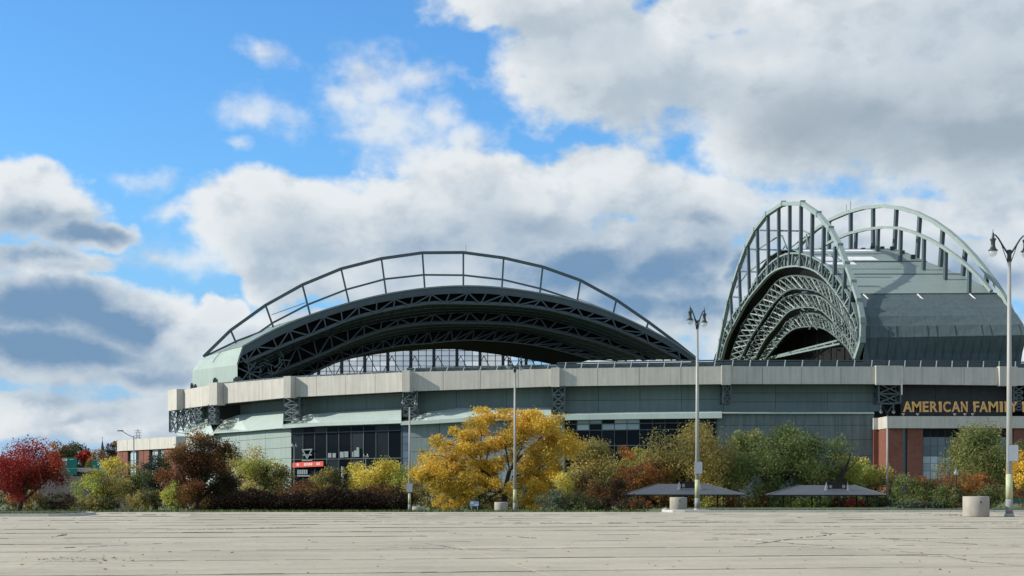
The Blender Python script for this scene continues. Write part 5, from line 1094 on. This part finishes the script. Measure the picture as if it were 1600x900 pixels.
# the big yellow tree, with limbs drawn where the photograph shows them
def big_yellow():
    d = 146; root = empty('yellow_tree', (X(790, d), d, terrain(-1, d)), 'largest golden yellow tree with dark forked limbs in the middle', 'tree', G1); gx = X(790, d); zg = terrain(gx, d); m = MB()
    def w(px, py, dy=0): v = P(px, py, d); v.y += dy; return v
    limbs = [([(790, 805), (788, 770), (796, 735), (812, 715)], [.30, .25, .2, .15]), ([(788, 775), (770, 748), (755, 735)], [.15, .11, .08]), ([(755, 740), (748, 725), (738, 700), (728, 680), (700, 693)], [.10, .09, .08, .05, .02]), ([(750, 728), (738, 715), (728, 705), (712, 697), (695, 692)], [.09, .08, .06, .04, .02]), ([(752, 730), (750, 700), (752, 680), (748, 665)], [.09, .07, .05, .02]),
             ([(757, 732), (764, 700), (768, 680)], [.08, .06, .03]), ([(796, 735), (790, 700), (788, 675), (800, 655)], [.1, .08, .05, .02]), ([(812, 715), (840, 690), (858, 668)], [.1, .07, .02]), ([(800, 730), (815, 700), (818, 668)], [.08, .05, .02]), ([(788, 770), (760, 768), (735, 755), (712, 742)], [.1, .07, .05, .02]), ([(712, 697), (730, 690)], [.04, .02]), ([(790, 760), (750, 790), (742, 800)], [.08, .06, .05]), ([(800, 745), (840, 735), (868, 715)], [.1, .06, .02]), ([(750, 745), (720, 725), (690, 712), (668, 712)], [.07, .05, .04, .02])]
    for pts_, rad in limbs: dy = R.uniform(-1.2, 1.2); m.tube([w(px, py, dy * i / len(pts_)) for i, (px, py) in enumerate(pts_)], [r * 1.05 for r in rad], 7)
    m.build('trunk', 'bark', root)
    cl = [(668, 725, 26, 17), (690, 728, 24, 15), (655, 742, 18, 14), (712, 706, 22, 15), (692, 692, 18, 14), (735, 690, 20, 14), (708, 670, 10, 8), (740, 668, 20, 13), (762, 662, 20, 14), (778, 690, 20, 18), (800, 668, 22, 18), (830, 662, 24, 18), (858, 664, 24, 17), (878, 684, 20, 18), (850, 692, 26, 18), (820, 700, 20, 20), (800, 715, 16, 14), (750, 745, 22, 15), (728, 752, 20, 16), (770, 755, 18, 15), (714, 752, 16, 14), (845, 722, 20, 16), (870, 712, 20, 16), (838, 745, 18, 15), (700, 785, 18, 12), (722, 782, 14, 10), (836, 770, 18, 14), (826, 790, 14, 10), (850, 782, 14, 12),
          (790, 646, 28, 8), (760, 648, 22, 8), (830, 648, 22, 8), (770, 720, 18, 12), (735, 722, 16, 10), (684, 744, 22, 12), (765, 735, 20, 12), (655, 712, 12, 8), (742, 768, 16, 8), (718, 736, 18, 12), (700, 765, 14, 8), (780, 740, 14, 10), (858, 740, 16, 10), (832, 735, 18, 12), (814, 752, 16, 12), (846, 760, 18, 12), (862, 752, 16, 12), (868, 728, 16, 12), (690, 748, 20, 12), (672, 752, 16, 10), (745, 706, 16, 12), (760, 700, 14, 12), (800, 765, 14, 12), (725, 700, 12, 8), (672, 735, 18, 12), (818, 725, 16, 12), (850, 775, 16, 12)]
    pts, cols = [], []; pk = np.array(PAL['yellow'])
    for (px, py, rx_, ry_) in cl:
        for _ in range(4):
            cx_, cy_ = px + R.gauss(0, rx_ * .4), py + R.gauss(0, ry_ * .4); dy = R.uniform(-3.2, 3.2); k = R.uniform(.45, .95); c = w(cx_, cy_, 0); n = int(rx_ * ry_ * k * k * 2.9) + 12; u = NR.normal(size=(n, 3)); u /= np.linalg.norm(u, axis=1)[:, None]; r = NR.uniform(.05, 1, (n, 1)) ** .45
            q = u * r * np.array([rx_ / F * d * k, rx_ / F * d * k, ry_ / F * d * k]) * (1 + NR.normal(size=(n, 1)) * .22); pts.append(np.array([c.x, c.y + dy, c.z]) + q)
            t = min(1, max(0, (790 - px) / 150)) * .35 + (.25 if px > 860 else 0); base = pk[R.randrange(4)] * (1 - t) + np.array((.42, .36, .06)) * t; cols.append((base * .65 + pk[NR.integers(4, size=n)] * .35) * NR.uniform(.75, 1.2, (n, 1)))
    pts = np.vstack(pts); cols = np.clip(np.vstack(cols), 0, .9); keep = pts[:, 2] > zg; leaf_mesh('crown', pts[keep], 2.8 / F * d, cols[keep], root, 1.25)
big_yellow()
plant('tall_shrub', 'olive yellow shrub right of the lamp at the foot of the yellow tree', 'shrub', 668, 36, 734, 800, 178, ['olive', 'olive'], G2)
plant('shrub', 'dark undergrowth below the branches of the yellow tree', 'shrub', 760, 66, 758, 802, 152, ['dark', 'olive'], G2, dens=.9)
plant('willow_tree', 'dark olive willow just right of the yellow tree', 'tree', 920, 46, 675, 785, 170, ['olive', 'olive'], G1, trunk=.18, weep=.7)
plant('tall_shrub', 'yellow green bush right of the yellow tree', 'shrub', 900, 36, 731, 792, 126, ['gold', 'olive', 'rust'], G2)
plant('shrub', 'reddish brown shrub left of the first shelter', 'shrub', 948, 36, 742, 800, 122, ['rust', 'maroon'], G2)
plant('juniper_shrub', 'blue green juniper spreading at the lot edge', 'shrub', 876, 40, 764, 803, 100, ['juniper', 'dark'], G2)
plant('juniper_shrub', 'low dark juniper left of the first shelter posts', 'shrub', 936, 28, 776, 803, 101, ['dark', 'maroon'], G2)
plant('small_tree', 'small tree with yellow orange top between the two willows', 'tree', 984, 32, 688, 785, 200, ['orange', 'lime'], G1, trunk=.12)
plant('small_tree', 'rust brown tree above the left shelter', 'tree', 1012, 36, 713, 792, 188, ['rust', 'orange'], G1, trunk=.12)
plant('willow_tree', 'broad olive willow behind the lamp of the kerb nose', 'tree', 1072, 74, 654, 782, 192, ['olive', 'olive'], G1, trunk=.25, weep=.7, dens=1.1)
plant('ash_tree', 'widest dark green tree between the two shelters', 'tree', 1220, 96, 652, 788, 195, ['green', 'green'], G1, trunk=.3, base=-25, lump=.25, weep=.25, dens=1.15)
plant('small_tree', 'dark green tree low behind the lamp of the kerb nose', 'tree', 1137, 38, 698, 788, 205, ['green', 'olive'], G1, trunk=.14)
plant('small_tree', 'yellow green tree behind the leaning bare branch', 'tree', 1318, 32, 706, 775, 198, ['lime'], G1, trunk=.12)
plant('small_tree', 'yellow green tree left of the brick entrance', 'tree', 1360, 38, 708, 788, 202, ['lime', 'olive'], G1, trunk=.12)
bt = empty('bare_branch', (X(1309, 192), 192, terrain(40, 192)), 'leaning dark bare branch above the right shelter roof', 'dead tree'); m = MB(); d = 192
m.tube([P(1309, 790, d), P(1311, 757, d), P(1319, 737, d), P(1327, 718, d), P(1329, 708, d)], [.22, .24, .3, .14, .04], 7); m.tube([P(1318, 740, d), P(1332, 728, d), P(1342, 716, d)], [.13, .08, .03], 6); m.tube([P(1313, 750, d), P(1316, 728, d)], [.18, .06], 5); m.build('trunk', 'bark', bt)
for (cx, hw, yt, d, pal, lb) in [(1110, 26, 776, 186, ['lime', 'olive'], 'small yellow green bush under the left shelter beside the lamp'), (1150, 30, 777, 190, ['rust', 'olive'], 'russet bush at the right end of the left shelter'), (1020, 34, 776, 190, ['maroon', 'rust'], 'deep red bush below the left end of the left shelter'), (1080, 26, 778, 192, ['rust'], 'brown bush below the middle of the left shelter'), (1186, 26, 776, 192, ['olive', 'rust'], 'low olive bush between the shelters'),
                                 (1225, 26, 778, 190, ['green', 'lime'], 'green bush below the left end of the right shelter'), (1275, 26, 779, 190, ['lime', 'green'], 'lime green bush below the right shelter'), (1320, 40, 779, 192, ['maroon', 'red'], 'long crimson bush below the middle of the right shelter'), (1366, 26, 776, 192, ['green', 'dark'], 'dark green bush below the right end of the right shelter')]:
    plant('shrub', lb, 'shrub', cx, hw, yt, 797, d, pal, G2)
plant('shrub', 'green shrub with reddish top left of the black post lamp', 'shrub', 1427, 40, 741, 794, 160, ['green', 'green', 'rust'], G2)
plant('shrub', 'wide orange red topped shrub above the large planter', 'shrub', 1512, 56, 737, 792, 165, ['orange', 'orange', 'rust'], G2)
plant('shrub', 'dark green shrub behind the large planter', 'shrub', 1482, 28, 757, 796, 150, ['green', 'dark'], G2)
plant('shrub', 'dark green shrub between the large planter and the nearest lamp', 'shrub', 1548, 26, 757, 798, 140, ['dark', 'green'], G2)
for (cx, hw, lb) in [(1425, 30, 'low pale green ground shrub in the grass left of the black post'), (1465, 20, 'low grey green ground shrub left of the large planter')]: plant('ground_shrub', lb, 'shrub', cx, hw, 783, 796, 150, ['juniper'], G2)
plant('willow_tree', 'tall olive willow before the brick entrance at right', 'tree', 1534, 74, 651, 775, 176, ['olive', 'green', 'olive'], G1, trunk=.25, weep=.8, dens=1.15)
plant('willow_tree', 'olive willow partly beyond the right edge of the view', 'tree', 1622, 48, 668, 765, 180, ['green', 'olive'], G1, trunk=.25, weep=.8)
plant('small_tree', 'bright yellow tree right of the nearest lamp', 'tree', 1606, 30, 704, 770, 118, ['yellow'], G1, trunk=.12, dens=1.0)
plant('shrub', 'red brown bush under the yellow tree at the right edge', 'shrub', 1608, 30, 760, 796, 145, ['rust', 'maroon'], G2)
for (cx, hw, yt, d, pal, lb) in [(1118, 44, 764, 204, ['olive', 'dark'], 'dark olive undergrowth behind the right half of the left shelter'), (1040, 44, 766, 204, ['rust', 'olive'], 'brownish undergrowth behind the left half of the left shelter'), (1395, 26, 764, 204, ['green', 'dark'], 'green undergrowth at the foot of the slim pale lamp'), (1240, 60, 768, 206, ['dark', 'green'], 'dark undergrowth behind the left half of the right shelter'), (1335, 50, 766, 206, ['dark', 'olive'], 'olive undergrowth behind the right half of the right shelter'),
                                 (300, 30, 768, 150, ['olive', 'rust'], 'olive scrub behind the trunk of the brown oak'), (815, 44, 752, 172, ['olive', 'dark'], 'olive thicket behind the lamp at the yellow tree'), (700, 50, 756, 176, ['olive', 'gold'], 'yellowing thicket behind the left branches of the yellow tree'), (1470, 60, 766, 178, ['green', 'rust'], 'green thicket behind the black post lamp')]:
    plant('shrub', lb, 'shrub', cx, hw, yt, 800, d, pal, G2)
# undergrowth filling the dark gaps at the far edge of the lot
for (cx, hw, yt, pal, lb) in [(30, 46, 768, ['dark', 'olive'], 'dark undergrowth below the crimson maple'), (90, 34, 772, ['dark', 'maroon'], 'dark undergrowth right of the maple trunk'), (150, 40, 776, ['olive', 'dark'], 'low dark growth below the yellow green bushy tree'), (235, 36, 766, ['olive', 'dark'], 'yellow green scrub below the spruce like tree'), (990, 30, 778, ['maroon', 'rust'], 'reddish scrub left of the kerb nose')]:
    plant('shrub', lb, 'shrub', cx, hw, yt, 801, 116, pal, G2)
